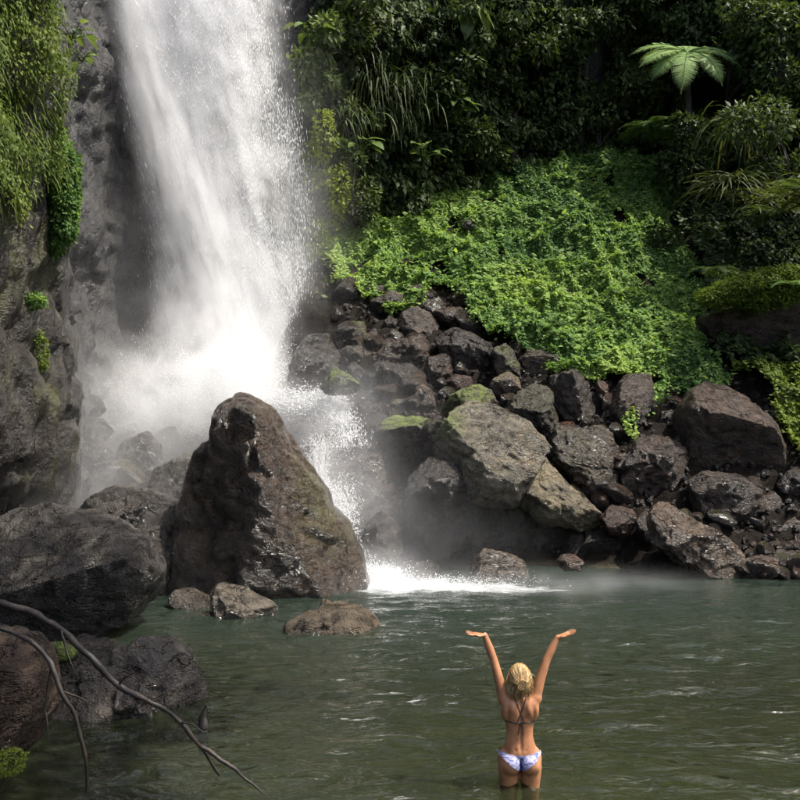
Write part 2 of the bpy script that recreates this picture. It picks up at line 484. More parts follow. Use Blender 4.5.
def rock(label, outline, depth=None, thick=0.62, planes=(), q=2.6, tone=(0.075, 0.060, 0.048), moss=0.0, wet=0.45, rough=1.0,
         seed=None, name='boulder', group=None, facets=5, strata=0.0, mossdir=(0, -0.2, 1), lean=0.0, cut=0.78, mossfn=None, level=None, grow=1.06, extra=None):
    """boulder whose face towards the pool has the given outline (as drawn at its distance); it has real thickness and facets"""
    o = np.asarray(outline, float)
    cxp, cyp = o.mean(0)
    o = (o - (cxp, cyp)) * grow + (cxp, cyp)
    if seed is None:
        seed = int(abs(o.sum() * 7)) % 9973
    r_ = np.random.default_rng(seed)
    if depth is None:
        depth = hit(cxp, o[:, 1].max() * 0.65 + cyp * 0.35)
    size = float(np.sqrt(np.prod(np.ptp(o, axis=0)))) / FPX * depth
    T = 0.5 * size * thick * 1.25
    yc = depth + 0.55 * T                                      # where the widest girth stands
    C = W(cxp, cyp, yc)
    wp = np.stack([(o[:, 0] - cxp) / FPX * yc, (cyp - o[:, 1]) / FPX * yc], 1)
    ext = np.ptp(wp, axis=0)
    if level is None:
        level = 6 if size > 1.4 else (5 if size > 0.7 else 4)
    U, FF = ico(level)
    th = np.arctan2(U[:, 2], U[:, 0])
    tab = np.linspace(-np.pi, np.pi, 241)
    R = radial(wp, 0, 0, tab)
    R = np.where(R <= 0, np.median(R), R)
    k = np.array([1, 2, 1.0]); k /= k.sum()
    for _ in range(2):
        R = np.convolve(np.r_[R[-2], R, R[1]], k, 'valid')
    R = np.interp(th, tab, R)
    rho = np.hypot(U[:, 0], U[:, 2]); ay = np.abs(U[:, 1])
    kk = 1.0 / (rho ** q + ay ** q) ** (1.0 / q)
    P = np.stack([R * np.cos(th) * rho * kk, T * U[:, 1] * kk, R * np.sin(th) * rho * kk], 1)
    P[:, 1] += lean * P[:, 2]
    # broad flat faces
    pl = [(np.array(n, float), d) for n, d in planes]
    for _ in range(facets):
        n = np.array([r_.normal() * 0.8, -abs(r_.normal()) - 0.45, r_.normal() * 0.7])
        pl.append((n, cut + r_.uniform(-0.1, 0.16)))
    for _ in range(extra if extra is not None else (4 if facets > 2 else 2)):
        n = r_.normal(0, 1, 3); n[1] = -abs(n[1])
        pl.append((n, r_.uniform(0.80, 0.93)))
    for n, d in pl:
        n = n / np.linalg.norm(n)
        s = P @ n
        lim = d * s.max()
        over = np.maximum(s - lim, 0)
        P -= np.outer(over * 0.97, n)
    sd = seed * 1.37
    Q = P / size
    dirn = P / (np.linalg.norm(P, axis=1)[:, None] + 1e-6)
    f1 = fbm(Q * 2.3 + sd, 4, seed % 89)
    rid = 1 - np.abs(fbm(Q * 3.6 + sd * 0.7, 3, seed % 71)) * 2
    det = fbm(P * 5.5 + sd, 4, seed % 61) - 0.5 * np.abs(fbm(P * 9 + sd, 2, seed % 41))
    disp = rough * (size * (0.045 * f1 - 0.034 * np.maximum(rid - 0.62, 0) * 2.4) + 0.036 * det * min(1, size))
    if strata:
        a = Q @ np.array([0.50, 0.15, 0.85]) * 15 + 1.8 * fbm(Q * 2.0 + sd, 3, 5)
        disp += strata * size * (np.abs((a % 1.0) - 0.5) - 0.25) * (0.6 + 0.6 * fbm(Q * 5 + sd, 2, 9))
    P = P + dirn * disp[:, None]
    me = mesh_arrays(name, P, FF)
    nn = np.zeros(len(P) * 3, np.float32)
    me.vertices.foreach_get('normal', nn); nn = nn.reshape(-1, 3)
    md = np.array(mossdir, float); md /= np.linalg.norm(md)
    up = nn @ md
    mv = moss * sstep(0.25, 0.8, up + 0.35 * fbm(Q * 4 + sd, 3, 3))
    if mossfn is not None:
        mv = np.maximum(mv, mossfn(P / (ext[[0, 0, 1]] * 0.5), nn) * sstep(-0.5, 0.3, fbm(Q * 5 + sd, 3, 13) + 0.2))
    fattr(me, 'moss', np.clip(mv, 0, 1))
    fattr(me, 'wet', np.full(len(P), wet))
    t = np.array(tone) * r_.uniform(0.30, 0.44) * np.array([1.16, 0.95, 0.72])
    cattr(me, 'tone', np.tile(t, (len(P), 1)))
    ob = link(name, me, M_ROCK, loc=C)
    return tag(ob, label, 'boulder' if size > 0.55 else 'rock', group)

BROWN = (0.085, 0.062, 0.047); DARK = (0.045, 0.038, 0.032); GREY = (0.11, 0.10, 0.088); PALE = (0.32, 0.34, 0.31); RED = (0.12, 0.072, 0.052)
TOPF = ((0.1, -0.55, 1.0), 0.72); FRONT = ((0, -1, -0.12), 0.60)

# -- the pointed boulder in the middle
rock('tall pointed brown boulder standing in the pool before the waterfall',
     [(217, 416), (222, 403), (238, 393), (257, 396), (274, 409), (283, 425), (292, 443), (309, 464), (324, 487), (331, 511), (345, 521), (358, 546), (368, 581), (366, 600),
      (340, 615), (280, 622), (235, 612), (195, 598), (176, 575), (178, 542), (184, 503), (188, 484), (199, 451), (214, 438)],
     depth=14.3, thick=0.85, q=2.3, tone=(0.085, 0.060, 0.038), wet=0.85, facets=0, extra=0, rough=0.85, strata=0.010, seed=412, grow=1.02,
     planes=[((-0.45, -1, 0.10), 0.62), ((0.75, -0.9, 0.25), 0.66), ((0.2, -1, -0.05), 0.78)],
     mossfn=lambda p, n: 0.35 * sstep(0.2, 0.7, p[:, 0]) * sstep(-0.6, 0.2, p[:, 2]) * (n[:, 0] > 0.2))
# -- the pale slabs on the right of the cascade
rock('large pale scaly slab tilted over the cascade, moss on its upper left corner',
     [(437, 452), (441, 432), (453, 412), (474, 401), (501, 408), (524, 423), (540, 438), (548, 457), (541, 473), (522, 484), (516, 502), (488, 506), (462, 496), (450, 476)],
     depth=16.9, thick=0.75, tone=PALE, wet=0.7, planes=[((-0.1, -0.75, 0.9), 0.50), ((-0.9, -0.7, 0.1), 0.66)], facets=1, strata=0.045, rough=0.75, q=2.8, seed=33, grow=1.08,
     mossfn=lambda p, n: sstep(-0.35, -0.75, p[:, 0]) * sstep(0.1, 0.6, p[:, 2]))
rock('long olive slab sticking out below the pale scaly slab',
     [(508, 484), (520, 470), (544, 452), (562, 478), (581, 494), (598, 512), (600, 524), (590, 532), (565, 528), (540, 519), (518, 504)],
     depth=17.2, thick=0.55, tone=(0.26, 0.265, 0.21), wet=0.4, planes=[((0.2, -0.8, 0.9), 0.45)], facets=1, strata=0.03, q=2.8)
rock('big dark wet boulder under the pale scaly slab',
     [(398, 500), (405, 462), (430, 425), (452, 430), (470, 470), (510, 490), (560, 515), (585, 530), (580, 560), (540, 585), (470, 592), (420, 585), (402, 550)],
     depth=17.9, thick=0.62, tone=DARK, wet=0.6, facets=4, moss=0.15)
rock('moss covered lobe of rock behind the pale slab\'s top corner',
     [(442, 412), (450, 396), (464, 388), (480, 385), (492, 391), (496, 404), (486, 412), (470, 416), (455, 422)], depth=18.0, moss=1.0, mossdir=(-0.3, -0.6, 1), tone=BROWN)
rock('wet grey rock at the foam edge below the pale slab',
     [(468, 580), (474, 560), (485, 549), (505, 552), (522, 560), (530, 572), (529, 588), (498, 592), (474, 590)], depth=15.6, tone=(0.17, 0.16, 0.14), wet=0.85)
rock('wide shadow-black rock at the waterline under the olive slab',
     [(528, 590), (535, 556), (560, 534), (600, 528), (640, 536), (664, 560), (668, 585), (600, 595)], depth=17.3, tone=(0.030, 0.026, 0.022), wet=0.3, planes=[((0, -1, -0.25), 0.6)], facets=5, lean=-0.2, rough=1.5)  # near-black tone puts the shade under the slab into the colour
rock('small reddish rock in the shadow under the olive slab', [(556, 562), (562, 555), (575, 555), (584, 562), (580, 570), (564, 570)], depth=15.7, tone=RED)
# -- blocks on the rim of the green slope
rock('tall dark block with a narrow sunlit right side, rim of the green slope',
     [(549, 397), (552, 377), (574, 371), (586, 384), (590, 402), (602, 428), (578, 428), (553, 416)], thick=0.8, q=4.5, tone=(0.06, 0.05, 0.042),
     planes=[((-0.55, -1, 0.0), 0.55), ((0.9, -0.8, 0.3), 0.58)], facets=0)
rock('tilted sunlit brown slab standing on the rim of the green slope',
     [(606, 431), (610, 407), (620, 384), (628, 376), (650, 375), (656, 381), (650, 402), (638, 431), (621, 436)], thick=0.6, q=4.5, tone=(0.095, 0.074, 0.060),
     planes=[((0.25, -1, 0.45), 0.50)], facets=0)
rock('thin reddish stone between the two tall rim blocks', [(596, 384), (601, 377), (607, 381), (608, 400), (603, 410), (597, 402)], tone=RED)
rock('scaly wet boulder under the two tall rim blocks',
     [(552, 440), (560, 427), (576, 430), (600, 427), (613, 435), (621, 455), (620, 476), (611, 500), (600, 510), (588, 502), (570, 482), (555, 462)], tone=(0.09, 0.072, 0.055), wet=0.7, strata=0.04,
     planes=[((0.1, -1, 0.55), 0.58)], facets=2, moss=0.1)
rock('dark brown boulder left of the big black-fronted boulder',
     [(620, 480), (624, 460), (640, 440), (660, 434), (673, 437), (684, 450), (687, 480), (677, 503), (640, 504), (624, 494)], tone=(0.07, 0.05, 0.042), planes=[((0.0, -0.6, 1), 0.62)], facets=4)
rock('big boulder with sunlit brown top and black front, right bank',
     [(678, 432), (681, 409), (691, 391), (714, 379), (734, 387), (752, 402), (768, 423), (777, 446), (776, 466), (762, 486), (733, 488), (698, 480), (680, 466)],
     thick=0.85, q=3.0, tone=(0.105, 0.075, 0.058), planes=[((0.25, -0.55, 1.0), 0.60), ((-0.15, -1, -0.30), 0.62)], facets=0, extra=0, wet=0.35, rough=0.7, grow=1.02)
rock('dark split boulder under the big black-fronted boulder',
     [(692, 482), (712, 471), (738, 474), (758, 490), (762, 516), (742, 528), (715, 528), (696, 518)], tone=(0.06, 0.048, 0.04), facets=6)
rock('long wet shore slab sloping into the pool, right bank',
     [(648, 540), (653, 514), (662, 502), (676, 507), (691, 519), (716, 529), (736, 545), (744, 561), (737, 576), (706, 578), (690, 572), (672, 557)], depth=15.75, tone=(0.15, 0.12, 0.09), wet=0.95,
     planes=[((0.1, -0.8, 0.8), 0.55)], facets=3, rough=1.3)
rock('reddish brown rock left of the long shore slab', [(600, 518), (614, 505), (632, 509), (637, 521), (624, 538), (607, 534)], depth=17.1, tone=RED)
rock('narrow upright stone touching the long shore slab', [(636, 520), (645, 510), (655, 515), (657, 535), (648, 545), (638, 538)], depth=16.9, tone=BROWN)
rock('round grey boulder at the right picture edge above the waterline',
     [(772, 531), (778, 518), (795, 513), (816, 514), (824, 530), (816, 547), (790, 547), (776, 541)], depth=17.0, tone=(0.12, 0.10, 0.085), q=2.1, facets=1, rough=0.6)
rock('low rounded boulder on top of the round grey boulder', [(766, 514), (778, 502), (798, 497), (822, 499), (820, 515), (792, 517)], depth=17.6, tone=(0.10, 0.08, 0.065), q=2.1, facets=1, rough=0.6)
rock('slanted thin slab beside the round grey boulder', [(738, 525), (750, 520), (771, 534), (780, 552), (766, 558), (750, 547)], depth=16.9, tone=(0.10, 0.085, 0.06), planes=[((0.2, -0.8, 0.9), 0.5)])
rock('dark boulder at the right edge behind the black-fronted boulder', [(778, 486), (790, 474), (812, 470), (830, 480), (828, 500), (800, 506), (782, 500)], tone=DARK)
rock('dark block in the corner between shore slab and split boulder', [(700, 545), (708, 524), (730, 518), (752, 526), (758, 548), (740, 562), (712, 560)], depth=17.0, tone=(0.05, 0.04, 0.034), facets=4)
rock('flat dark stone at the waterline right of the shore slab', [(738, 574), (744, 560), (762, 555), (782, 560), (784, 576), (760, 582)], depth=15.8, tone=BROWN, wet=0.8)
rock('square dark stone right of the split boulder', [(756, 505), (762, 494), (775, 492), (782, 502), (778, 516), (762, 518)], tone=BROWN)
rock('rounded stone by the waterline at the right edge', [(776, 560), (786, 552), (805, 550), (815, 560), (812, 574), (788, 574)], depth=16.0, tone=BROWN, wet=0.8)
rock('flat pale slab lying above the dark brown boulder', [(670, 424), (676, 413), (692, 403), (697, 410), (690, 421), (680, 428)], tone=(0.13, 0.10, 0.08))
rock('small reddish stone at the lower tip of the green slope', [(664, 405), (668, 398), (676, 396), (684, 401), (680, 409), (668, 410)], tone=RED)
rock('dark wedge stone under the reddish slope-tip stone', [(658, 424), (662, 412), (672, 410), (676, 420), (668, 430)], tone=BROWN)
rock('low stone left of the big boulder with black front', [(674, 440), (682, 430), (694, 432), (697, 446), (688, 454), (678, 450)], tone=DARK)
# -- rubble between the cascade and the slope
rock('flat grey slab at the top left of the rubble', [(361, 294), (370, 284), (385, 286), (390, 291), (376, 301), (363, 300)], tone=GREY, facets=2)
rock('grey bent block next to the flat grey slab', [(370, 301), (392, 290), (402, 296), (401, 304), (386, 310), (378, 320), (372, 311)], tone=GREY, facets=2)
rock('rounded boulder with a pale oval face in the rubble', [(396, 332), (402, 312), (415, 307), (431, 313), (439, 326), (436, 337), (420, 340), (406, 337)], tone=(0.12, 0.11, 0.10), planes=[((0.35, -1, 0.5), 0.5)], facets=1)
rock('broad rusty brown boulder in the middle of the rubble', [(374, 356), (386, 344), (405, 338), (421, 333), (432, 344), (433, 357), (421, 367), (395, 370), (378, 365)], tone=(0.12, 0.085, 0.06), rough=1.4)
rock('round dark boulder with greenish top beside the spray', [(335, 338), (341, 325), (352, 319), (363, 321), (368, 333), (364, 347), (346, 350), (338, 346)], tone=DARK, moss=0.5, q=2.2, facets=2)
rock('small pale stone right of the round dark boulder', [(362, 347), (367, 333), (376, 329), (379, 341), (371, 350)], tone=(0.16, 0.15, 0.14))
rock('brown stone under the grey bent block', [(381, 326), (389, 316), (399, 321), (400, 332), (386, 334)], tone=BROWN)
rock('wet faceted stone above the rusty brown boulder', [(384, 337), (395, 329), (405, 335), (401, 346), (387, 347)], tone=GREY, wet=0.8)
rock('flat pale rock at the edge of the falling spray', [(334, 354), (345, 345), (363, 346), (374, 354), (367, 361), (345, 363)], tone=(0.15, 0.145, 0.13))
rock('lime green moss capped rock beside the falling water', [(320, 387), (327, 373), (336, 368), (351, 377), (364, 389), (346, 395), (327, 395)], depth=19.6, moss=1.6, mossdir=(-0.2, -0.8, 0.9), tone=DARK)
rock('narrow dark stone behind the moss capped rock', [(345, 370), (354, 361), (366, 373), (366, 388), (354, 385)], tone=DARK)
rock('wide shadow-black boulder below the rusty brown boulder', [(362, 372), (380, 362), (410, 364), (424, 374), (422, 392), (395, 398), (368, 394)], tone=(0.03, 0.027, 0.024), facets=4)  # black tone paints in the shade of a recess in the rubble
rock('dark boulder with a light upper rim, mid rubble', [(423, 378), (429, 358), (445, 354), (457, 361), (456, 377), (441, 385), (427, 384)], tone=BROWN)
rock('pinkish brown block left of the moss covered lobe', [(445, 382), (454, 374), (471, 377), (473, 391), (461, 399), (449, 395)], tone=RED)
rock('upright brown stone above the moss topped flat boulder', [(412, 391), (421, 383), (433, 391), (435, 407), (426, 415), (415, 405)], tone=BROWN)
rock('small yellowish stone beside the upright brown stone', [(389, 404), (395, 399), (409, 400), (412, 408), (401, 415), (390, 412)], tone=(0.18, 0.17, 0.11))
rock('flat boulder with a moss green top in the cascade', [(376, 428), (393, 413), (420, 413), (439, 424), (436, 442), (419, 459), (390, 455), (378, 443)], depth=18.6, tone=DARK, moss=1.0, mossdir=(0, -0.1, 1), wet=0.7,
     planes=[((0, -0.3, 1), 0.6)])
rock('brown angular stone at the lower edge of the green slope', [(450, 298), (459, 288), (471, 290), (472, 306), (460, 311), (451, 306)], tone=RED)
rock('layered plank-like ledge below the slope edge', [(426, 314), (444, 308), (466, 309), (472, 319), (473, 333), (455, 328), (434, 323)], tone=BROWN, strata=0.07)
rock('large shadowed black boulder under the slope edge', [(436, 340), (455, 328), (477, 335), (494, 345), (500, 366), (490, 379), (465, 377), (443, 365)], tone=(0.035, 0.03, 0.027))
rock('dark greenish column rock right of the shadowed black boulder', [(490, 352), (505, 343), (518, 358), (521, 382), (506, 390), (495, 376)], tone=DARK, moss=0.4)
rock('block with a flat sunlit top at the slope edge', [(519, 360), (528, 350), (547, 347), (557, 358), (556, 374), (546, 382), (528, 378)], tone=(0.085, 0.07, 0.058), planes=[((0, -0.4, 1), 0.55), FRONT], facets=1, q=3.5)
rock('small purplish stone at the slope edge', [(507, 350), (511, 340), (524, 338), (531, 347), (525, 355), (512, 356)], tone=(0.08, 0.062, 0.06))
rock('pale wet stone with a mossy chin, mid rubble', [(488, 386), (496, 375), (508, 371), (518, 378), (520, 389), (509, 402), (497, 398)], tone=(0.13, 0.105, 0.085), wet=0.7, moss=0.2)
rock('sloping dark boulder between pale slab and tall dark block', [(500, 418), (518, 393), (535, 382), (549, 387), (554, 402), (560, 428), (552, 446), (522, 430)], tone=(0.06, 0.052, 0.045), planes=[((-0.2, -0.7, 0.8), 0.5)], moss=0.15)
rock('grey rock at the spray foot of the slope', [(396, 300), (404, 288), (420, 284), (428, 294), (422, 306), (404, 308)], tone=DARK)
rock('stone lying in the greenery above the rubble', [(506, 268), (512, 260), (521, 262), (525, 270), (520, 278), (510, 277)], depth=hit(515, 270) - 0.55, tone=DARK, name='rock')
rock('half buried stone in the greenery near the slope edge', [(485, 316), (489, 306), (498, 307), (500, 316), (494, 322)], depth=hit(492, 315) - 0.45, tone=BROWN, name='rock')
rock('lone dark stone high in the greenery', [(461, 226), (466, 219), (474, 221), (476, 229), (468, 233)], depth=hit(468, 228) - 0.5, tone=DARK, name='rock')
# -- rocks in the cascade and mist
rock('misty boulder in the cascade right of the pointed boulder', [(322, 492), (333, 470), (355, 457), (379, 454), (388, 470), (388, 498), (362, 520), (333, 516)], depth=18.2, tone=GREY, wet=0.8)
rock('dark wet boulder filling the hollow left of the pale slab', [(404, 520), (410, 480), (430, 460), (456, 462), (474, 490), (476, 530), (455, 556), (420, 556)], depth=17.0, tone=(0.05, 0.044, 0.038), wet=0.9, facets=5)
rock('upright boulder in the white cascade foam', [(360, 556), (364, 526), (380, 511), (396, 519), (404, 540), (402, 572), (373, 574)], depth=16.6, tone=DARK, wet=0.9)
rock('low boulder washed by foam at the pool edge', [(392, 588), (400, 568), (418, 560), (438, 566), (446, 584), (430, 594), (404, 596)], depth=15.8, tone=DARK, wet=0.9)
rock('spray soaked boulder between waterfall and moss capped rock', [(284, 412), (290, 365), (306, 338), (326, 336), (340, 352), (338, 378), (326, 400), (312, 412)], depth=20.6, tone=DARK, wet=0.9)
rock('boulder in mist left of the pointed boulder', [(142, 500), (150, 472), (169, 459), (191, 460), (200, 482), (194, 520), (160, 524)], depth=17.2, tone=(0.05, 0.045, 0.04), wet=0.8)
rock('low wide boulder in mist above the left slab', [(70, 524), (88, 500), (116, 487), (150, 490), (176, 504), (182, 528), (168, 560), (100, 560)], depth=15.3, tone=(0.05, 0.046, 0.042), wet=0.8)
rock('wet streaked rock between left slab and pointed boulder', [(128, 560), (132, 525), (146, 512), (162, 522), (172, 560), (166, 592), (136, 596)], depth=14.6, tone=(0.055, 0.05, 0.045), wet=0.95, rough=1.5)
rock('upper stacked slab in mist at the foot of the left wall', [(68, 402), (80, 393), (98, 396), (106, 410), (96, 420), (74, 418)], depth=20.6, tone=DARK, wet=0.7)
rock('middle stacked slab in mist at the foot of the left wall', [(64, 424), (80, 416), (102, 419), (112, 432), (98, 444), (70, 442)], depth=20.0, tone=DARK, wet=0.7)
rock('blocky rock in mist below the stacked slabs', [(66, 462), (78, 444), (98, 440), (114, 454), (112, 480), (80, 486)], depth=19.0, tone=DARK, wet=0.7)
rock('mist veiled boulder at the waterfall foot', [(112, 470), (124, 442), (146, 432), (160, 446), (164, 474), (140, 490)], depth=19.4, tone=(0.05, 0.046, 0.042), wet=0.8)
rock('rock just behind the pointed boulder\'s right shoulder', [(300, 480), (308, 440), (330, 430), (350, 440), (352, 470), (330, 492)], depth=19.2, tone=DARK, wet=0.9)
# -- near rocks, lower left
rock('broad slate grey slab with an overhanging dark end, left bank',
     [(-60, 530), (-20, 514), (20, 510), (62, 512), (101, 519), (131, 534), (151, 559), (158, 576), (157, 600), (140, 612), (110, 628), (78, 644), (30, 650), (-60, 650)],
     depth=11.6, thick=0.75, tone=(0.085, 0.088, 0.094), planes=[((-0.15, -0.65, 1.0), 0.44), ((0.35, -1, -0.55), 0.58)], facets=0, wet=0.6, rough=1.2, q=2.8, seed=77)
rock('wet boulder with a shiny grey face under the fallen branch',
     [(48, 708), (54, 690), (80, 674), (104, 664), (112, 650), (136, 643), (166, 643), (182, 655), (192, 680), (203, 706), (202, 738), (170, 750), (120, 756), (70, 748), (50, 732)],
     depth=9.0, thick=0.72, tone=(0.15, 0.15, 0.155), wet=1.0, rough=1.4, planes=[((-0.1, -0.9, 0.75), 0.55), ((0.8, -0.8, 0.1), 0.6)], facets=2)
rock('brown boulder at the lower left edge with a mossy foot',
     [(-80, 660), (-40, 638), (0, 634), (26, 643), (45, 660), (49, 690), (46, 722), (26, 752), (0, 790), (-40, 812), (-80, 800)],
     depth=7.75, thick=0.7, tone=(0.095, 0.066, 0.048), wet=0.4, facets=3,
     mossfn=lambda p, n: 0.9 * sstep(-0.45, -0.75, p[:, 2]) * sstep(0.0, 0.2, p[:, 0]))
rock('dark boulder in the gap under the overhanging slab', [(40, 690), (48, 650), (80, 636), (112, 642), (118, 664), (96, 690), (60, 700)], depth=10.3, tone=DARK, wet=0.6)
rock('bright moss cushion on stone under the overhanging slab', [(42, 652), (50, 643), (64, 642), (76, 650), (78, 660), (60, 663), (46, 660)], depth=9.3, moss=2.5, mossdir=(0, -1, 0.6), tone=(0.05, 0.08, 0.02), name='rock', q=2.2, facets=0)
rock('small dark rock at the left foot of the pointed boulder', [(167, 601), (175, 591), (190, 589), (209, 597), (209, 612), (192, 620), (174, 613)], depth=13.6, tone=(0.11, 0.105, 0.10), wet=0.9)
rock('wedge rock with a pale wet top before the pointed boulder', [(208, 602), (212, 588), (222, 584), (246, 591), (271, 601), (278, 612), (258, 625), (238, 630), (214, 622)], depth=13.0, tone=(0.20, 0.20, 0.19), wet=0.9,
     planes=[((0.35, -0.5, 1), 0.5)], facets=3)
rock('flat brown rock barely above the water, nearest the pointed boulder',
     [(276, 640), (288, 623), (302, 615), (318, 611), (322, 603), (346, 602), (366, 608), (380, 624), (384, 640), (350, 648), (300, 648)], depth=12.2, tone=(0.22, 0.20, 0.165), wet=0.35,
     planes=[((0.1, -0.55, 1), 0.5)], facets=3, rough=1.2)
# -- overhang with growth on the right
rock('mossy overhanging boulder in the shade, right bank',
     [(702, 328), (705, 316), (722, 312), (762, 298), (800, 302), (838, 320), (845, 345), (800, 362), (742, 352), (706, 342)], depth=20.6, tone=(0.085, 0.062, 0.055), moss=0.9, thick=0.9, planes=[((0, -1, -0.5), 0.6)], facets=2)

# -- small stones wedged between the boulders: a few shapes, each stone placed on its own
def pebble_mesh(seed):
    r_ = np.random.default_rng(seed)
    U, FF = ico(3)
    P = U * r_.uniform(0.75, 1.25, 3)
    for _ in range(9):
        n = r_.normal(size=3); n /= np.linalg.norm(n)
        s = P @ n
        P = P - np.outer(np.maximum(s - r_.uniform(0.55, 0.8), 0) * 0.95, n)
    P += U * (0.10 * fbm(U * 2.2 + seed, 3, seed))[:, None]
    me = mesh_arrays('rock', P, FF)
    fattr(me, 'moss', np.clip(sstep(0.5, 1, U[:, 2]) * r_.uniform(-0.5, 0.5), 0, 1))
    fattr(me, 'wet', np.full(len(P), r_.uniform(0.3, 0.8)))
    t = [BROWN, DARK, GREY, RED, (0.07, 0.06, 0.05), (0.12, 0.10, 0.08)][seed % 6]
    cattr(me, 'tone', np.tile(np.array(t) * 0.38 * np.array([1.18, 0.94, 0.70]), (len(P), 1)))
    me.materials.append(M_ROCK)
    return me
PEB = [pebble_mesh(s) for s in range(12)]
HEADS = {}
def anchor(label, c):
    h = label
    for w in (' with ', ' in ', ' at ', ' under ', ' on ', ' between ', ' below', ' beside ', ' behind ', ' of ', ',', ' standing', ' tilted', ' sticking', ' lying', ' touching', ' next to', ' above', ' right ', ' left ', ' before', ' washed', ' sloping', ' barely'):
        h = h.split(w)[0]
    if len(h.split()) >= 3 and h not in HEADS:
        HEADS[h] = c
for o_ in bpy.data.objects:
    if o_.get('category') in ('boulder', 'rock'):
        c_ = np.array(o_.location); anchor(o_['label'], np.array([400 + c_[0] / c_[1] * FPX, 400 - (c_[2] - CAM_H) / c_[1] * FPX]))
TONES = ['brown', 'black', 'grey', 'reddish', 'dark', 'tan']
DIRS = ['right of', 'above right of', 'above', 'above left of', 'left of', 'below left of', 'below', 'below right of']
USED = set()
def stones(poly, n, s0, s1, label, group, seed):
    r_ = np.random.default_rng(seed)
    poly = np.asarray(poly, float)
    lo, hi = poly.min(0), poly.max(0)
    k = 0
    names = list(HEADS); C_ = np.array([HEADS[h] for h in names])
    while k < n:
        q_ = r_.uniform(lo, hi)
        if not inside(q_[None], poly)[0]:
            continue
        Y = hit(q_[0], q_[1]) - 0.1
        s = r_.uniform(s0, s1)
        sc = (s * r_.uniform(0.8, 1.3), s * r_.uniform(0.8, 1.2), s * r_.uniform(0.6, 1.0))
        rot = (r_.uniform(-0.5, 0.5), r_.uniform(-0.5, 0.5), r_.uniform(0, 6.28))
        size = 'tiny' if s < 0.17 else ('small' if s < 0.28 else 'middling')
        lab = None
        for a_ in np.argsort(np.hypot(*(C_ - q_).T))[:4]:
            v = q_ - C_[a_]
            dr = DIRS[int(round(math.atan2(-v[1], v[0]) / (math.pi / 4))) % 8]
            for t in r_.permutation(6):
                cand = '%s %s stone just %s the %s' % (size, TONES[t], dr, names[a_])
                if cand not in USED and len(cand.split()) <= 16:
                    lab = cand; break
            if lab: break
        if lab is None:
            k += 1; continue
        USED.add(lab)
        o = link('rock', PEB[t + 6 * r_.integers(2)], loc=W(q_[0], q_[1], Y) + (0, 0, s * 0.15))
        o.scale = sc; o.rotation_euler = rot
        tag(o, lab, 'rock', group)
        k += 1

def inside(Q, poly):
    x, y = Q[:, 0], Q[:, 1]
    r = np.zeros(len(Q), bool)
    P = np.asarray(poly, float); n = len(P)
    for i in range(n):
        x1, y1 = P[i]; x2, y2 = P[(i + 1) % n]
        c = ((y1 > y) != (y2 > y)) & (x < (x2 - x1) * (y - y1) / (y2 - y1 + 1e-12) + x1)
        r ^= c
    return r

stones([(340, 290), (430, 285), (470, 320), (550, 380), (545, 430), (440, 420), (360, 400), (335, 340)], 48, 0.14, 0.36,
       'small dark stone wedged among the rubble boulders beside the waterfall', 'small stones in the rubble', 5)
stones([(555, 420), (610, 400), (690, 400), (800, 470), (800, 540), (700, 530), (650, 515), (560, 500)], 28, 0.14, 0.34,
       'small brown stone in the gaps between right bank boulders', 'small stones on the right bank', 6)
stones([(742, 548), (830, 540), (830, 580), (742, 580)], 30, 0.08, 0.22,
       'small stone of the pebbly waterline at the right edge', 'stones of the right waterline', 7)
stones([(60, 430), (200, 430), (200, 560), (60, 560)], 24, 0.16, 0.45,
       'small wet stone in the mist at the left of the cascade', 'stones in the mist', 9)
stones([(330, 420), (420, 420), (440, 570), (380, 580), (340, 520)], 16, 0.14, 0.36,
       'small wet stone in the white water of the cascade', 'stones in the cascade', 10)
# -- loose gravel filling the gaps
def gravel():
    r_ = np.random.default_rng(77)
    U, FF = ico(1)
    Vs, Fs, Ts = [], [], []
    n = 5000
    X = r_.uniform(-1.5, 11.5, n); Y = np.where(X > 6.2, 16.0, 17.4) + r_.uniform(0, 1, n) * 6.0
    Z = ground_z(X, Y)
    Q = np.stack([X, Y, Z], 1)
    Q[:, 2] += 0.16 * fbm(Q * 0.9, 4, 3) * sstep(-0.4, 0.6, Z) + 0.05 * fbm(Q * 1.7, 3, 5)
    Q[:, 2] += 0.26 * (0.5 - np.abs(fbm(Q * 2.6, 2, 15)) * 2) * sstep(-0.2, 0.3, Z) * sstep(6.5, 5.0, Z) + 0.02
    for k in range(n):
        A = r_.normal(0, 1, (3, 3)); q_, _ = np.linalg.qr(A)
        s = r_.uniform(0.02, 0.08) * np.array([1.2, 1, 0.7])
        Vs.append((U * s * r_.uniform(0.7, 1.2, (len(U), 1))) @ q_ + Q[k]); Fs.append(FF + k * len(U))
        Ts.append(np.tile(np.array([BROWN, DARK, GREY, RED][r_.integers(4)]) * 0.4, (len(U), 1)))
    me = mesh_arrays('gravel', np.concatenate(Vs), np.concatenate(Fs), smooth=False)
    cattr(me, 'tone', np.concatenate(Ts)); fattr(me, 'moss', np.zeros(n * len(U))); fattr(me, 'wet', np.full(n * len(U), 0.4))
    tag(link('gravel', me, M_ROCK), 'dark gravel between the bank boulders', 'gravel', kind='stuff')
gravel()
# ==END_ROCKS
# ------------------------------------------------------------------ foliage builders
def unit(v):
    return v / (np.linalg.norm(v, axis=-1, keepdims=True) + 1e-9)

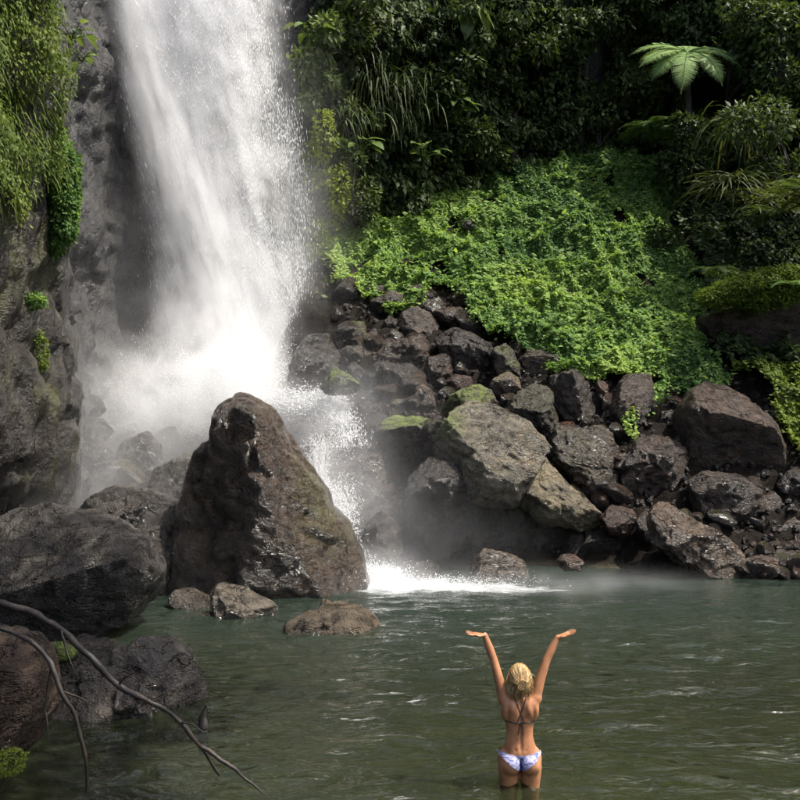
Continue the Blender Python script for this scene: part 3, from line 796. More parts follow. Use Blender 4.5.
class Leaves:
    """collects leaf blades (V, F triangles, tint) for one mesh"""
    def __init__(self):
        self.V, self.F, self.T, self.n = [], [], [], 0
    def add(self, V, F, T):
        self.V.append(V); self.F.append(F + self.n); self.T.append(T); self.n += len(V)
    def blades(self, P, D, N, L, Wd, tint, fold=0.25):
        """folded oval leaves: base P, direction D, face normal N"""
        n = len(P)
        D = unit(D); N = unit(N - D * np.sum(N * D, 1, keepdims=True)); S = np.cross(D, N)
        L = np.broadcast_to(L, n)[:, None]; Wd = np.broadcast_to(Wd, n)[:, None]
        mid = P + D * L * 0.45 - N * Wd * fold
        V = np.stack([P, mid + S * Wd * 0.5, P + D * L - N * L * 0.12, mid - S * Wd * 0.5], 1).reshape(-1, 3)
        b = np.arange(n)[:, None] * 4
        F = np.concatenate([b + [0, 1, 2], b + [0, 2, 3]], 0)
        self.add(V, F, np.repeat(tint, 4))
    def straps(self, P, D, N, L, Wd, droop, tint, seg=4):
        """long bending ribbons"""
        n = len(P); D = unit(D)
        L = np.broadcast_to(L, n); Wd = np.broadcast_to(Wd, n)
        droop = np.broadcast_to(droop, n)
        S = unit(np.cross(D, N)); pos = P.copy(); d = D.copy()
        rows = []
        for k in range(seg + 1):
            w = Wd * (1 - (k / seg) ** 2.2) * 0.5 + 0.002
            rows += [pos - S * w[:, None], pos + S * w[:, None]]
            d = d.copy(); d[:, 2] -= droop / seg; d = unit(d)
            pos = pos + d * (L / seg)[:, None]
        V = np.stack(rows, 1).reshape(-1, 3)
        m = 2 * (seg + 1); b = np.arange(n)[:, None] * m
        F = []
        for k in range(seg):
            F += [b + [2 * k, 2 * k + 1, 2 * k + 3], b + [2 * k, 2 * k + 3, 2 * k + 2]]
        self.add(V, np.concatenate(F, 0), np.repeat(tint, m))
    def frond(self, base, az, L, rise, droop, pl, r_, tint0=0.5, npair=24, bip=True):
        """one fern frond: arching midrib with rows of toothed pinnae"""
        d = np.array([math.cos(az) * math.cos(rise), math.sin(az) * math.cos(rise), math.sin(rise)])
        pts = [np.array(base, float)]; dirs = [d]
        for k in range(npair):
            d = d + np.array([0, 0, -droop / npair]); d = d / np.linalg.norm(d)
            pts.append(pts[-1] + d * L / npair); dirs.append(d)
        pts = np.array(pts); dirs = np.array(dirs)
        side = np.array([-math.sin(az), math.cos(az), 0.0])
        self.tube(pts, np.linspace(0.016, 0.003, len(pts)) * L, 4, 0.15)
        for k in range(3, npair + 1):
            t = k / npair
            ln = pl * (math.sin(math.pi * min(1, 0.10 + 0.93 * t)) ** 0.7 + 0.04)
            up = np.cross(side, dirs[k]); up = up * (1 if up[2] > 0 else -1)
            for s in (-1, 1):
                pd = unit(side * s * 0.93 + dirs[k] * 0.42 + up * r_.uniform(-0.12, 0.05))
                if bip and ln > 0.08:
                    m = max(4, int(ln / 0.035))
                    tt = (np.arange(m) + 0.5) / m
                    B = pts[k] + pd * (ln * tt)[:, None]; B[:, 2] -= 0.10 * ln * tt ** 2
                    lw = ln * 0.30 * (1 - tt * 0.85)
                    for s2 in (-1, 1):
                        dd = np.tile(unit(dirs[k] * s2 * 0.9 + pd * 0.5), (m, 1))
                        self.blades(B, dd, np.tile(up, (m, 1)), lw, lw * 0.55, np.clip(tint0 + r_.normal(0, 0.14, m), 0, 1), 0.1)
                else:
                    self.blades(pts[k][None], pd[None], up[None], np.array([ln]), np.array([max(0.02, L / npair * 0.9)]), np.array([np.clip(tint0 + r_.normal(0, 0.15), 0, 1)]), 0.12)
    def tube(self, pts, rad, sides=6, tint=0.2):
        V, F = tube_arrays(pts, rad, sides)
        F = np.concatenate([F[:, [0, 1, 2]], F[:, [0, 2, 3]]])
        self.add(V, F, np.full(len(V), tint))
    def build(self, name, mat, parent=None, origin=None):
        V = np.concatenate(self.V); F = np.concatenate(self.F); T = np.concatenate(self.T)
        if origin is not None:
            V = V - np.asarray(origin)
        me = mesh_arrays(name, V, F, smooth=False)
        fattr(me, 'tint', T)
        return link(name, me, mat, parent, None if parent is not None or origin is None else origin)

def tube_arrays(pts, rad, sides=8, wob=0.0, seed=0):
    pts = np.asarray(pts, float); rad = np.broadcast_to(rad, len(pts))
    t = unit(np.gradient(pts, axis=0))
    ref = np.array([0.31, 0.87, 0.38])
    u = unit(np.cross(t, ref)); v = np.cross(t, u)
    a = np.arange(sides) / sides * 2 * np.pi
    V = pts[:, None] + rad[:, None, None] * (np.cos(a)[None, :, None] * u[:, None] + np.sin(a)[None, :, None] * v[:, None])
    V = V.reshape(-1, 3)
    if wob:
        c = np.repeat(pts, sides, 0)
        V = c + (V - c) * (1 + wob * fbm(V * 14 + seed, 3, seed))[:, None]
    n = len(pts)
    i = np.arange(n - 1)[:, None] * sides; j = np.arange(sides)[None]; j2 = (j + 1) % sides
    F = np.stack([i + j, i + j2, i + sides + j2, i + sides + j], -1).reshape(-1, 4)
    return V, F

def spline(P, n):
    P = np.asarray(P, float)
    d = np.r_[0, np.cumsum(np.linalg.norm(np.diff(P, axis=0), axis=1))]
    t = np.linspace(0, d[-1], n)
    m = np.gradient(P, d, axis=0)
    k = np.clip(np.searchsorted(d, t, 'right') - 1, 0, len(P) - 2)
    h = (d[k + 1] - d[k])[:, None]; s = ((t - d[k])[:, None]) / h
    return ((2 * s ** 3 - 3 * s ** 2 + 1) * P[k] + (s ** 3 - 2 * s ** 2 + s) * h * m[k] + (-2 * s ** 3 + 3 * s ** 2) * P[k + 1] + (s ** 3 - s ** 2) * h * m[k + 1])

def slope_frame(X, Y):
    e = 0.05
    z = ground_z(X, Y)
    gxn = (ground_z(X + e, Y) - ground_z(X - e, Y)) / (2 * e); gyn = (ground_z(X, Y + e) - ground_z(X, Y - e)) / (2 * e)
    return z, unit(np.stack([-gxn, -gyn, np.ones_like(z)], 1))

def lumps(X, Y, seed=0):
    """cushiony relief of creeping plants"""
    p = np.stack([X, Y, np.zeros_like(X)], 1)
    a = 1 - np.abs(fbm(p * 0.85 + seed, 2, 61 + seed)) * 2.2
    b = 1 - np.abs(fbm(p * 2.3 + seed, 2, 67 + seed)) * 2.0
    c = 1 - np.abs(fbm(p * 5.5 + seed, 1, 71 + seed)) * 1.6
    return 0.30 * a + 0.17 * b + 0.08 * c

def to_px(P):
    return np.stack([400 + P[:, 0] / P[:, 1] * FPX, 400 - (P[:, 2] - CAM_H) / P[:, 1] * FPX], 1)

def region_points(poly, n, r_, ylo=14, yhi=33):
    """points on the ground inside a patch"""
    out = []
    got = 0
    poly = np.asarray(poly, float)
    while got < n:
        X = r_.uniform(-4, 15, n * 2); Y = r_.uniform(ylo, yhi, n * 2)
        z = ground_z(X, Y)
        pj = np.stack([X, Y, z], 1)                        # ragged borders
        jit = np.stack([fbm(pj * 1.2, 3, 131), fbm(pj * 1.2 + 9, 3, 137)], 1) * 22 + r_.normal(0, 3.0, (len(X), 2))
        k = inside(to_px(pj) + jit, poly)
        out.append(np.stack([X[k], Y[k]], 1)); got += int(k.sum())
    return np.concatenate(out)[:n]

def cover(L, poly, n, size, r_, lift=1.0, tint=0.5, seed=0, tvar=0.22):
    Q = region_points(poly, n, r_)
    X, Y = Q[:, 0], Q[:, 1]
    z, N = slope_frame(X, Y)
    h = lumps(X, Y, seed)
    e = 0.06
    tx = np.stack([np.ones_like(X), np.zeros_like(X), (ground_z(X + e, Y) - z) / e], 1) ; ty = np.stack([np.zeros_like(X), np.ones_like(X), (ground_z(X, Y + e) - z) / e], 1)
    hx = (lumps(X + e, Y, seed) - h) / e; hy = (lumps(X, Y + e, seed) - h) / e
    NN = unit(N - unit(tx) * hx[:, None] * 0.7 - unit(ty) * hy[:, None] * 0.7)
    depth = r_.uniform(0, 1, n) ** 1.6
    big = fbm(np.stack([X, Y, 0 * X], 1) * 0.6 + 5, 3, 91)
    T = np.clip(tint + 0.6 * big - 0.045 * (z - 6.5) - 0.03 * (X - 2.0) + r_.normal(0, tvar, n), 0, 1)
    gap = fbm(np.stack([X, Y, 0 * X], 1) * 1.1 + 9, 3, 97) + r_.normal(0, 0.05, n) < -0.42
    depth = np.where(gap, depth + 3.5, depth)
    P = np.stack([X, Y, z], 1) + N * ((0.12 + lift * np.maximum(h, -0.1) - depth * 0.16))[:, None]
    LN = unit(NN + r_.normal(0, 0.42, (n, 3)) + np.array([0, -0.1, 0.25]))
    D = r_.normal(0, 1, (n, 3)); D[:, 2] -= 0.3
    D = D - LN * np.sum(D * LN, 1, keepdims=True)
    Ls = size * r_.uniform(0.6, 1.35, n)
    L.blades(P, D, LN, Ls, Ls * 0.8, T, 0.18)

GREEN = [(322, 232), (340, 214), (390, 197), (430, 199), (470, 184), (500, 174), (530, 150), (570, 138), (622, 148), (660, 172), (672, 205), (668, 235), (655, 250), (690, 272), (704, 310), (692, 332),
         (702, 362), (720, 382), (705, 402), (680, 396), (662, 400), (655, 384), (606, 384), (556, 372), (525, 348), (502, 338), (478, 325), (470, 292), (452, 292), (425, 302), (402, 294), (376, 288), (340, 282), (322, 262)]
r1 = np.random.default_rng(21)
L = Leaves()
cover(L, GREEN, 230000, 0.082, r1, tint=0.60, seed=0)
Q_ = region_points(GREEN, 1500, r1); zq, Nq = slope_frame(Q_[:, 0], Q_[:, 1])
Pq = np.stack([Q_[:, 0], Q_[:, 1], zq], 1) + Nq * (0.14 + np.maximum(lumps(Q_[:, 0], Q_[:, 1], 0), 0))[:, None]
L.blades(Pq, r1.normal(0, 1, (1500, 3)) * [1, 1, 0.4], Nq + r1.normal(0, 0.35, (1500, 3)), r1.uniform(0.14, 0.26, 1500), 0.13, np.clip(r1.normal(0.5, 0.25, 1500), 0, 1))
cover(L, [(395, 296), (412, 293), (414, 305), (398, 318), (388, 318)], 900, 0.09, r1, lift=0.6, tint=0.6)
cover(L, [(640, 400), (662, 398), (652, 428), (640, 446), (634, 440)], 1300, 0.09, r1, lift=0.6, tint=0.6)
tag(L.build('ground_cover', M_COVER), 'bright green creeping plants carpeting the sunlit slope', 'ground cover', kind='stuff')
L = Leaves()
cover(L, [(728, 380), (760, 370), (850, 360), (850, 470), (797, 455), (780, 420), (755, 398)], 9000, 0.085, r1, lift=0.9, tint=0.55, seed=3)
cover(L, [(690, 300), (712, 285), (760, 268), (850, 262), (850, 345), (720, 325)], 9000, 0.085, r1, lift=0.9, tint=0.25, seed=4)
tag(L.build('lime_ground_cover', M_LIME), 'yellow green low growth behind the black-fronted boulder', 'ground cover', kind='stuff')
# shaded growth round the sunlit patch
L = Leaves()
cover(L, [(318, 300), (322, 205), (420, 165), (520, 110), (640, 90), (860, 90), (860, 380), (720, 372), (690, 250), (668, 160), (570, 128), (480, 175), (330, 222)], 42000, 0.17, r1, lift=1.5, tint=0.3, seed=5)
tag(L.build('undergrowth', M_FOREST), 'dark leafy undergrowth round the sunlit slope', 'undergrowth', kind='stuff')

# leafy curtain over the gorge wall
def wall_leaves(L, i0, i1, z0fn, z1, n, size, out, r_, tint=0.4, seed=0, dens=0.0, hang=0.9):
    i = r_.integers(i0, i1, n); u = r_.uniform(0, 1, n)
    zb = z0fn(LINE[i, 0], LINE[i, 1])
    z = zb + (np.minimum(z1, cliff_top(LINE[i, 0], LINE[i, 1])) - zb) * u
    P = cliff_point(i, z)
    nr = np.concatenate([NRM[i], np.zeros((n, 1))], 1)
    lum = 1 - np.abs(fbm(P * np.array([0.8, 0.8, 0.55]) + seed, 3, 81 + seed)) * 2.2
    keep = lum > dens + r_.uniform(-0.25, 0.25, n)
    P, nr, lum = P[keep], nr[keep], lum[keep]; m = len(P)
    P = P + nr * (0.05 + out * np.maximum(lum, 0) - r_.uniform(0, 0.35, m) * out)[:, None] + r_.normal(0, 0.05, (m, 3))
    N = unit(nr * 0.7 + np.array([0, 0, 0.7]) + r_.normal(0, 0.42, (m, 3)))
    D = nr * 0.5 + np.array([0, 0, -hang]) + r_.normal(0, 0.5, (m, 3))
    Ls = size * r_.uniform(0.55, 1.5, m)
    T = np.clip(tint + 0.45 * fbm(P * 0.7, 3, 7) + r_.normal(0, 0.2, m), 0, 1)
    L.blades(P, D, N, Ls, Ls * 0.55, T, 0.2)

iw = lambda x, y: int(np.argmin((LINE[:, 0] - x) ** 2 + (LINE[:, 1] - y) ** 2))
r2 = np.random.default_rng(31)
L = Leaves()
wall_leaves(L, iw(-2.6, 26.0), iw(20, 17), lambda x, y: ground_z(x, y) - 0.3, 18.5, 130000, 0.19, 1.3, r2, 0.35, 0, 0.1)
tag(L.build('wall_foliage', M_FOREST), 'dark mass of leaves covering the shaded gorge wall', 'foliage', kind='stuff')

# creepers hanging on the left wall
L = Leaves()
wall_leaves(L, iw(-8.5, 9), iw(-6.0, 15.2), lambda x, y: 6.6 + 0.45 * np.sin(y * 2.6) + 0.3 * np.sin(y * 7), 14.0, 80000, 0.07, 0.6, r2, 0.5, 2, -0.2, 1.3)
i = r2.integers(iw(-7.0, 12), iw(-6.0, 15.3), 1000)
z = r2.uniform(6.4, 10.5, 1000) + 0.4 * np.sin(LINE[i, 1] * 2.6)
P = cliff_point(i, z); nr = np.concatenate([NRM[i], np.zeros((len(i), 1))], 1)
L.straps(P + nr * r2.uniform(0.1, 0.5, (len(i), 1)), nr * 0.5 + [0, 0, -0.7] + r2.normal(0, 0.2, (len(i), 3)), nr + r2.normal(0, 0.4, (len(i), 3)), r2.uniform(0.15, 0.38, len(i)), 0.014, 0.9, np.clip(r2.normal(0.55, 0.2, len(i)), 0, 1))
tag(L.build('hanging_creeper', M_CREEP), 'thick curtain of yellow green creepers hanging on the left wall', 'creeper')

def blob_leaves(L, c, rad, n, size, r_, tint=0.5, wide=0.6, down=0.4):
    """a leafy cushion: blades through the shell of an uneven ellipsoid"""
    u = unit(r_.normal(0, 1, (n, 3)))
    k = r_.uniform(0.55, 1.0, n) ** 0.5 * (1 + 0.35 * fbm(u * 2.1 + c[0], 3, 17))
    P = np.asarray(c) + u * np.asarray(rad) * k[:, None]
    N = unit(u * 0.8 + np.array([0, 0, 0.5]) + r_.normal(0, 0.4, (n, 3)))
    D = u * 0.6 + r_.normal(0, 0.5, (n, 3)) + np.array([0, 0, -down])
    Ls = size * r_.uniform(0.6, 1.4, n)
    L.blades(P, D, N, Ls, Ls * wide, np.clip(tint + r_.normal(0, 0.22, n), 0, 1), 0.2)

def cushion(name, label, px, py, Y, rad, n, size, mat, tint, cat='plant', parts=None):
    c = W(px, py, Y)
    r_ = np.random.default_rng(int(px * 3 + py))
    L = Leaves()
    for (dx, dz, k) in parts or [(0, 0, 1)]:
        blob_leaves(L, c + np.array([dx, 0.05 * dx, dz]), np.array(rad) * k, int(n * k * k), size, r_, tint)
    o = L.build(name, mat, None, c)
    return tag(o, label, cat)

cushion('hanging_shrub', 'round dark green cushion plant hanging at the creeper curtain\'s right edge', 63, 190, 15.6, (0.30, 0.35, 0.72), 4200, 0.075, M_COVER, 0.2, parts=[(0, 0.22, 1), (0.02, -0.35, 0.8), (-0.12, -0.75, 0.55)])
cushion('moss_mat', 'thick green moss and fern mat over the overhanging boulder', 756, 292, 20.5, (0.55, 0.6, 0.34), 2600, 0.07, M_LIME, 0.3, parts=[(-1.0, -0.1, .7), (-.6, .0, .9), (-.15, .12, 1), (.3, .22, 1), (.75, .25, 1), (1.2, .2, 1), (.0, -.2, .8), (.5, -.1, .9)])
cushion('wall_plant', 'small green tuft on the bare left wall', 36, 301, 15.0, (0.16, 0.15, 0.12), 500, 0.06, M_COVER, 0.4)
cushion('wall_plant', 'pale green weed trailing down the bare left wall', 42, 352, 15.2, (0.10, 0.12, 0.34), 420, 0.055, M_LIME, 0.4)
cushion('moss_tuft', 'lime green moss tuft on the foot of the lower left boulder', 8, 762, 7.25, (0.15, 0.12, 0.10), 900, 0.022, M_LIME, 0.6)

# leafy branch reaching out from the creepers
def big_leaf_mesh(Ln, Wd, seed, lobes=0):
    """broad leaf with a folded midrib and a bending blade"""
    r_ = np.random.default_rng(seed)
    t = np.linspace(0, 1, 9)
    w = Wd * 0.5 * np.sin(np.pi * t ** 0.75) ** 0.8
    w[0] = 0.004; w[-1] = 0.003
    if lobes:
        w = w * (1 - 0.18 * (np.arange(9) % 2))
    rows = []
    for k in range(9):
        y = Ln * t[k]; z = -0.28 * Ln * t[k] ** 2
        for s, f in ((-1, 1), (-0.5, 0.4), (0, 0), (0.5, 0.4), (1, 1)):
            rows.append((s * w[k], y, z + f * w[k] * 0.25 + r_.uniform(-1, 1) * 0.01 * Ln))
    V = np.array(rows)
    idx = np.arange(45).reshape(9, 5)
    F = np.stack([idx[:-1, :-1], idx[:-1, 1:], idx[1:, 1:], idx[1:, :-1]], -1).reshape(-1, 4)
    me = mesh_arrays('leaf', V, F)
    fattr(me, 'tint', np.clip(r_.uniform(0.3, 0.8) + 0.15 * r_.normal(0, 1, 45), 0, 1))
    me.materials.append(M_BIGLEAF)
    return me
BIGLEAF = [big_leaf_mesh(1.0, 0.42 + 0.06 * k, k, k % 2) for k in range(6)]

def big_leaf_plant(name, label, px, py, Y, n, Ln, spread=1.0, tilt=0.2, stem=0.5, group=None, seed=0, az0=None):
    """a rosette of large leaves, each leaf on its own stalk"""
    base = W(px, py, Y)
    e = empty(name, base, label, 'plant', group)
    r_ = np.random.default_rng(seed + int(px + py))
    L = Leaves()
    for k in range(n):
        az = k / n * 6.283 + r_.uniform(-0.5, 0.5) if az0 is None else az0 + r_.uniform(-1.2, 1.2)
        el = r_.uniform(0.3, 1.1)
        tip = np.array([math.cos(az) * math.cos(el), math.sin(az) * math.cos(el), math.sin(el)]) * stem * r_.uniform(0.6, 1.2)
        mid = tip * 0.5 + np.array([0, 0, 0.08 * stem])
        L.tube(spline([np.zeros(3), mid, tip], 6), np.linspace(0.014, 0.007, 6), 5, 0.4)
        o = link('leaf', BIGLEAF[r_.integers(6)], None, e, tip)
        s = Ln * r_.uniform(0.65, 1.2)
        o.scale = (s, s, s)
        o.rotation_euler = (tilt - r_.uniform(0.0, 0.7), r_.uniform(-0.4, 0.4), az - math.pi / 2)
    o = L.build('stalks', M_BIGLEAF, e)
    return e

big_leaf_plant('leafy_branch', 'glossy leafed sprig hanging out beside the left creepers', 72, 40, 15.3, 10, 0.30, stem=0.3, seed=3)
big_leaf_plant('leafy_branch', 'second leafy sprig below, next to the grey wall', 82, 62, 15.5, 6, 0.26, stem=0.25, seed=5)

def shrub(label, px, py, Y, rad, n, size, tint=0.5, mat=None, seed=0, group='shrubs on the shaded wall', stems=5):
    """bush: stems fanning out to several leaf clumps"""
    c = W(px, py, Y)
    r_ = np.random.default_rng(int(px * 7 + py) + seed)
    base = c - np.array([0, 0, rad[2]])
    e = empty('shrub', base, label, 'shrub', group)
    L = Leaves(); S = Leaves()
    for k in range(stems):
        off = r_.normal(0, 0.5, 3) * np.array(rad)
        L_c = np.array([0, 0, rad[2]]) + off
        blob_leaves(L, L_c, np.array(rad) * r_.uniform(0.4, 0.65), n // stems, size, r_, tint, 0.5)
        S.tube(spline([(0, 0, 0), L_c * 0.5 + r_.normal(0, 0.08, 3), L_c], 6), np.linspace(0.03, 0.01, 6), 5, 0.2)
    L.build('foliage', mat or M_FOREST, e)
    me = S.build('stems', M_BARK, e)
    return e

sh = [('sunflecked shrub beside the top of the spray', 312, 60, 25.0, (0.8, 0.7, 1.0), 1500, 0.20, 0.75),
      ('leafy shrub above the hanging strap leaves', 360, 25, 25.6, (1.2, 0.8, 0.8), 1900, 0.22, 0.6),
      ('yellow green shrub at mid wall by the spray', 335, 95, 25.2, (0.7, 0.6, 0.5), 900, 0.17, 0.85),
      ('dim shrub in the dark hollow of the wall', 470, 130, 27.6, (1.4, 0.8, 0.9), 1500, 0.22, 0.35),
      ('leafy shrub on the wall right of the strap leaves', 475, 45, 27.4, (1.2, 0.8, 0.7), 1500, 0.24, 0.6),
      ('mossy green shrub at the left end of the sunlit slope', 328, 178, 24.6, (0.55, 0.6, 1.1), 1800, 0.12, 0.9),
      ('brownish shrub low on the wall beside the slope', 352, 190, 25.0, (0.7, 0.5, 0.7), 1100, 0.14, 0.6),
      ('dark shrub below the tree fern', 690, 150, 26.6, (1.5, 0.9, 1.2), 2600, 0.19, 0.35),
      ('bushy dark shrub left of the tree fern', 600, 110, 29.5, (1.6, 1.0, 1.2), 2200, 0.2, 0.45),
      ('shrub in the upper right corner of the gorge', 780, 40, 26.0, (1.5, 1.0, 1.2), 2200, 0.2, 0.55),
      ('shrub at the right edge above the mossy overhang', 790, 150, 22.5, (1.1, 0.9, 1.0), 1900, 0.16, 0.45),
      ('dark bush between sunlit slope and mossy overhang', 672, 240, 24.4, (0.55, 0.6, 0.9), 1500, 0.15, 0.25),
      ('small bush at the upper edge of the sunlit slope', 545, 135, 29.6, (1.0, 0.6, 0.6), 1300, 0.16, 0.4)]
for k, a in enumerate(sh):
    shrub(*a, mat=[M_FOREST, M_BIGLEAF, M_LIME][2 if k in (5,) else (1 if k in (0, 2) else 0)])

# hanging strap leaves (long grassy leaves draping down the wall)
def strap_clump(label, px, py, Y, n, Ln, wd, droop, up=0.5, spread=0.5, mat=None, seed=0, cat='plant', name='strap_leaf_plant', group='strap leaved plants', tint=0.5):
    c = W(px, py, Y)
    r_ = np.random.default_rng(int(px + 3 * py) + seed)
    L = Leaves()
    P = r_.normal(0, 1, (n, 3)) * np.array([spread, 0.15, spread * 0.5])
    az = r_.uniform(0, 6.283, n)
    D = np.stack([np.cos(az), np.sin(az) - 0.35, np.full(n, up) + r_.normal(0, 0.3, n)], 1)
    N = np.tile([0, 0, 1.0], (n, 1)) + r_.normal(0, 0.3, (n, 3))
    L.straps(P, D, N, Ln * r_.uniform(0.5, 1.2, n), wd, droop, np.clip(r_.normal(tint, 0.25, n), 0, 1), 5)
    e = empty(name, c, label, cat, group)
    tag(L.build('leaves', mat or M_STRAP, e), kind='stuff')
    return e
strap_clump('wide clump of hanging strap leaves left of the dark hollow', 372, 75, 26.2, 260, 1.3, 0.04, 2.8, 0.2, 0.7, tint=0.25)
strap_clump('hanging strap leaves directly above the sunlit slope\'s left end', 395, 105, 26.4, 200, 1.2, 0.04, 2.8, 0.2, 0.55, tint=0.25)
strap_clump('narrow tuft of hanging strap leaves by the spray', 350, 110, 25.3, 120, 1.0, 0.045, 2.6, 0.2, 0.3)
strap_clump('spiky strap leaf rosette under the tree fern', 730, 185, 22.8, 150, 1.25, 0.06, 1.5, 0.8, 0.2, tint=0.6)
strap_clump('spiky strap leaf rosette at the mid right', 765, 205, 22.0, 120, 1.1, 0.06, 1.4, 0.8, 0.2, tint=0.6)
strap_clump('long drooping strap leaves beside the fern trunk', 745, 120, 24.2, 150, 1.5, 0.05, 2.4, 0.4, 0.35, tint=0.55)
strap_clump('arching strap leaves at the right edge', 800, 190, 20.5, 60, 1.2, 0.06, 1.7, 0.8, 0.2, tint=0.8)

# large leaved plants that catch the light
big_leaf_plant('large_leaf_plant', 'large leaved plant with two pale leaves beside the spray', 362, 152, 24.8, 8, 0.42, stem=0.4, seed=1, az0=-1.2)
big_leaf_plant('large_leaf_plant', 'large leaved plant at the foot of the strap leaves', 425, 160, 26.0, 9, 0.42, stem=0.5, seed=2, az0=-1.2)
big_leaf_plant('large_leaf_plant', 'broad leaved plant in the dark hollow', 455, 120, 26.8, 9, 0.5, stem=0.6, seed=4, az0=-1.5)
big_leaf_plant('large_leaf_plant', 'broad leaves hanging at the top middle', 465, 20, 26.8, 5, 0.95, stem=0.5, seed=6, tilt=-0.7, az0=-1.5)
big_leaf_plant('large_leaf_plant', 'pale leaves beside the spray near the top', 310, 40, 24.6, 8, 0.4, stem=0.5, seed=8)
big_leaf_plant('large_leaf_plant', 'yellow spotted broad leaves in the middle of the sunlit slope', 612, 300, hit(612, 300) - 0.5, 7, 0.22, stem=0.3, seed=9)
big_leaf_plant('large_leaf_plant', 'broad leaved weed on the upper sunlit slope', 528, 242, hit(528, 242) - 0.5, 7, 0.30, stem=0.3, seed=10)

# ferns
def fern(name, label, base, n, Ln, pl, rise, droop, mat, tint, seed, trunk=None, cat='fern', group=None, npair=22, az=None, tilt=0.0):
    e = empty(name, base if trunk is None else (base[0], base[1], base[2] - trunk), label, cat, group)
    z0 = 0 if trunk is None else trunk
    r_ = np.random.default_rng(seed)
    if trunk is not None:
        pts = spline([(0.25, 0.1, 0), (0.1, 0.05, trunk * 0.5), (0, 0, trunk)], 24)
        V, F = tube_arrays(pts, np.linspace(0.13, 0.075, 24), 10, 0.25, seed)
        link('trunk', mesh_arrays('trunk', V, F), M_BARK, e)
    for k in range(n):
        L = Leaves()
        a = (k / n * 6.283 + r_.uniform(-0.2, 0.2)) if az is None else r_.uniform(*az)
        L.frond((0, 0, 0), a, Ln * r_.uniform(0.85, 1.1), rise + r_.uniform(-0.12, 0.15), droop * r_.uniform(0.85, 1.2), pl, r_, tint, npair)
        fo = L.build('frond', mat, e)
        fo.location = (0, 0, z0); fo.rotation_euler = (tilt, 0, 0)
    return e
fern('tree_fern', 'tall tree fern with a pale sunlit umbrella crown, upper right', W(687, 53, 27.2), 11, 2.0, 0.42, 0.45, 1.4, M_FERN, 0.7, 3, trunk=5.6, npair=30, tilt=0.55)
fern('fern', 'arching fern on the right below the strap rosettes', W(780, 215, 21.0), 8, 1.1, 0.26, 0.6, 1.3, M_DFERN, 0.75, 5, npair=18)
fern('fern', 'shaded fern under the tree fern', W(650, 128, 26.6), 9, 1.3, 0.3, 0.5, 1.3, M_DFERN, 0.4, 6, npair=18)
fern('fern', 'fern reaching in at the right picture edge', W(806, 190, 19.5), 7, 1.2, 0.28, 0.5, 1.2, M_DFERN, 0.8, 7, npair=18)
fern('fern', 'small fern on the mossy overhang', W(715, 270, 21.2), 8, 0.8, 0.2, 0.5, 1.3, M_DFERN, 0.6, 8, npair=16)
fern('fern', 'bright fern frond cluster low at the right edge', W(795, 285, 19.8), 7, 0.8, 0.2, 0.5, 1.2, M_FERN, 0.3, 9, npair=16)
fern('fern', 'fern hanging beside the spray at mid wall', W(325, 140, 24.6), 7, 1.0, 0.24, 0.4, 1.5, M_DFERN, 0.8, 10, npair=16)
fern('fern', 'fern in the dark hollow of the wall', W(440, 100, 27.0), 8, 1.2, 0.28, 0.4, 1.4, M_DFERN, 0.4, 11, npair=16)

# trees over the upper slope
def tree(label, x, y, z, H, crown, n, size, tint, seed, lean=(0, 0)):
    e = empty('tree', (x, y, z), label, 'tree', 'trees above the gorge')
    r_ = np.random.default_rng(seed)
    top = np.array([lean[0], lean[1], H * 0.72])
    pts = spline([(0, 0, -0.4), (lean[0] * 0.2 + 0.1, lean[1] * 0.3, H * 0.3), top], 22)
    B = Leaves()
    B.tube(pts, np.linspace(0.13, 0.06, 22), 9)
    L = Leaves()
    for k in range(11):
        s = r_.uniform(0.45, 1.0)
        p0 = pts[int(s * 21)]
        az = k * 2.4 + r_.uniform(-0.4, 0.4)
        d = np.array([math.cos(az), math.sin(az), r_.uniform(0.1, 0.9)]) * crown * r_.uniform(0.6, 1.1)
        p1 = p0 + d
        B.tube(spline([p0, p0 + d * 0.5 + [0, 0, 0.25], p1], 7), np.linspace(0.07, 0.015, 7), 5)
        for q in range(3):
            c = p0 + d * (0.55 + 0.25 * q) + r_.normal(0, 0.25, 3)
            blob_leaves(L, c, np.array([0.75, 0.75, 0.42]) * r_.uniform(0.6, 1.1) * crown / 2.2, n // 33, size, r_, tint, 0.5)
    bt = B.build('trunk', M_BARK, e)
    L.build('crown', M_FOREST, e)
    return e
tree('slim tree at the top middle of the gorge', 3.6, 28.9, ground_z(3.6, 28.9), 9.5, 2.2, 5200, 0.18, 0.45, 1)
tree('dark tree left of the tree fern', 6.0, 30.0, ground_z(6.0, 30.0), 9.0, 2.3, 5500, 0.18, 0.4, 2, (0.4, -0.3))
tree('tree behind the tree fern', 10.4, 29.0, ground_z(10.4, 29.0), 7.5, 2.3, 5500, 0.18, 0.45, 3, (0.3, -0.3))
tree('tree over the upper right corner', 12.2, 26.0, ground_z(12.2, 26.0), 8.0, 2.4, 5500, 0.17, 0.5, 4, (0.2, -0.2))
tree('low tree above the dark hollow', 1.5, 28.0, ground_z(1.5, 28.0), 8.0, 1.9, 4600, 0.19, 0.4, 5, (0.2, -0.4))

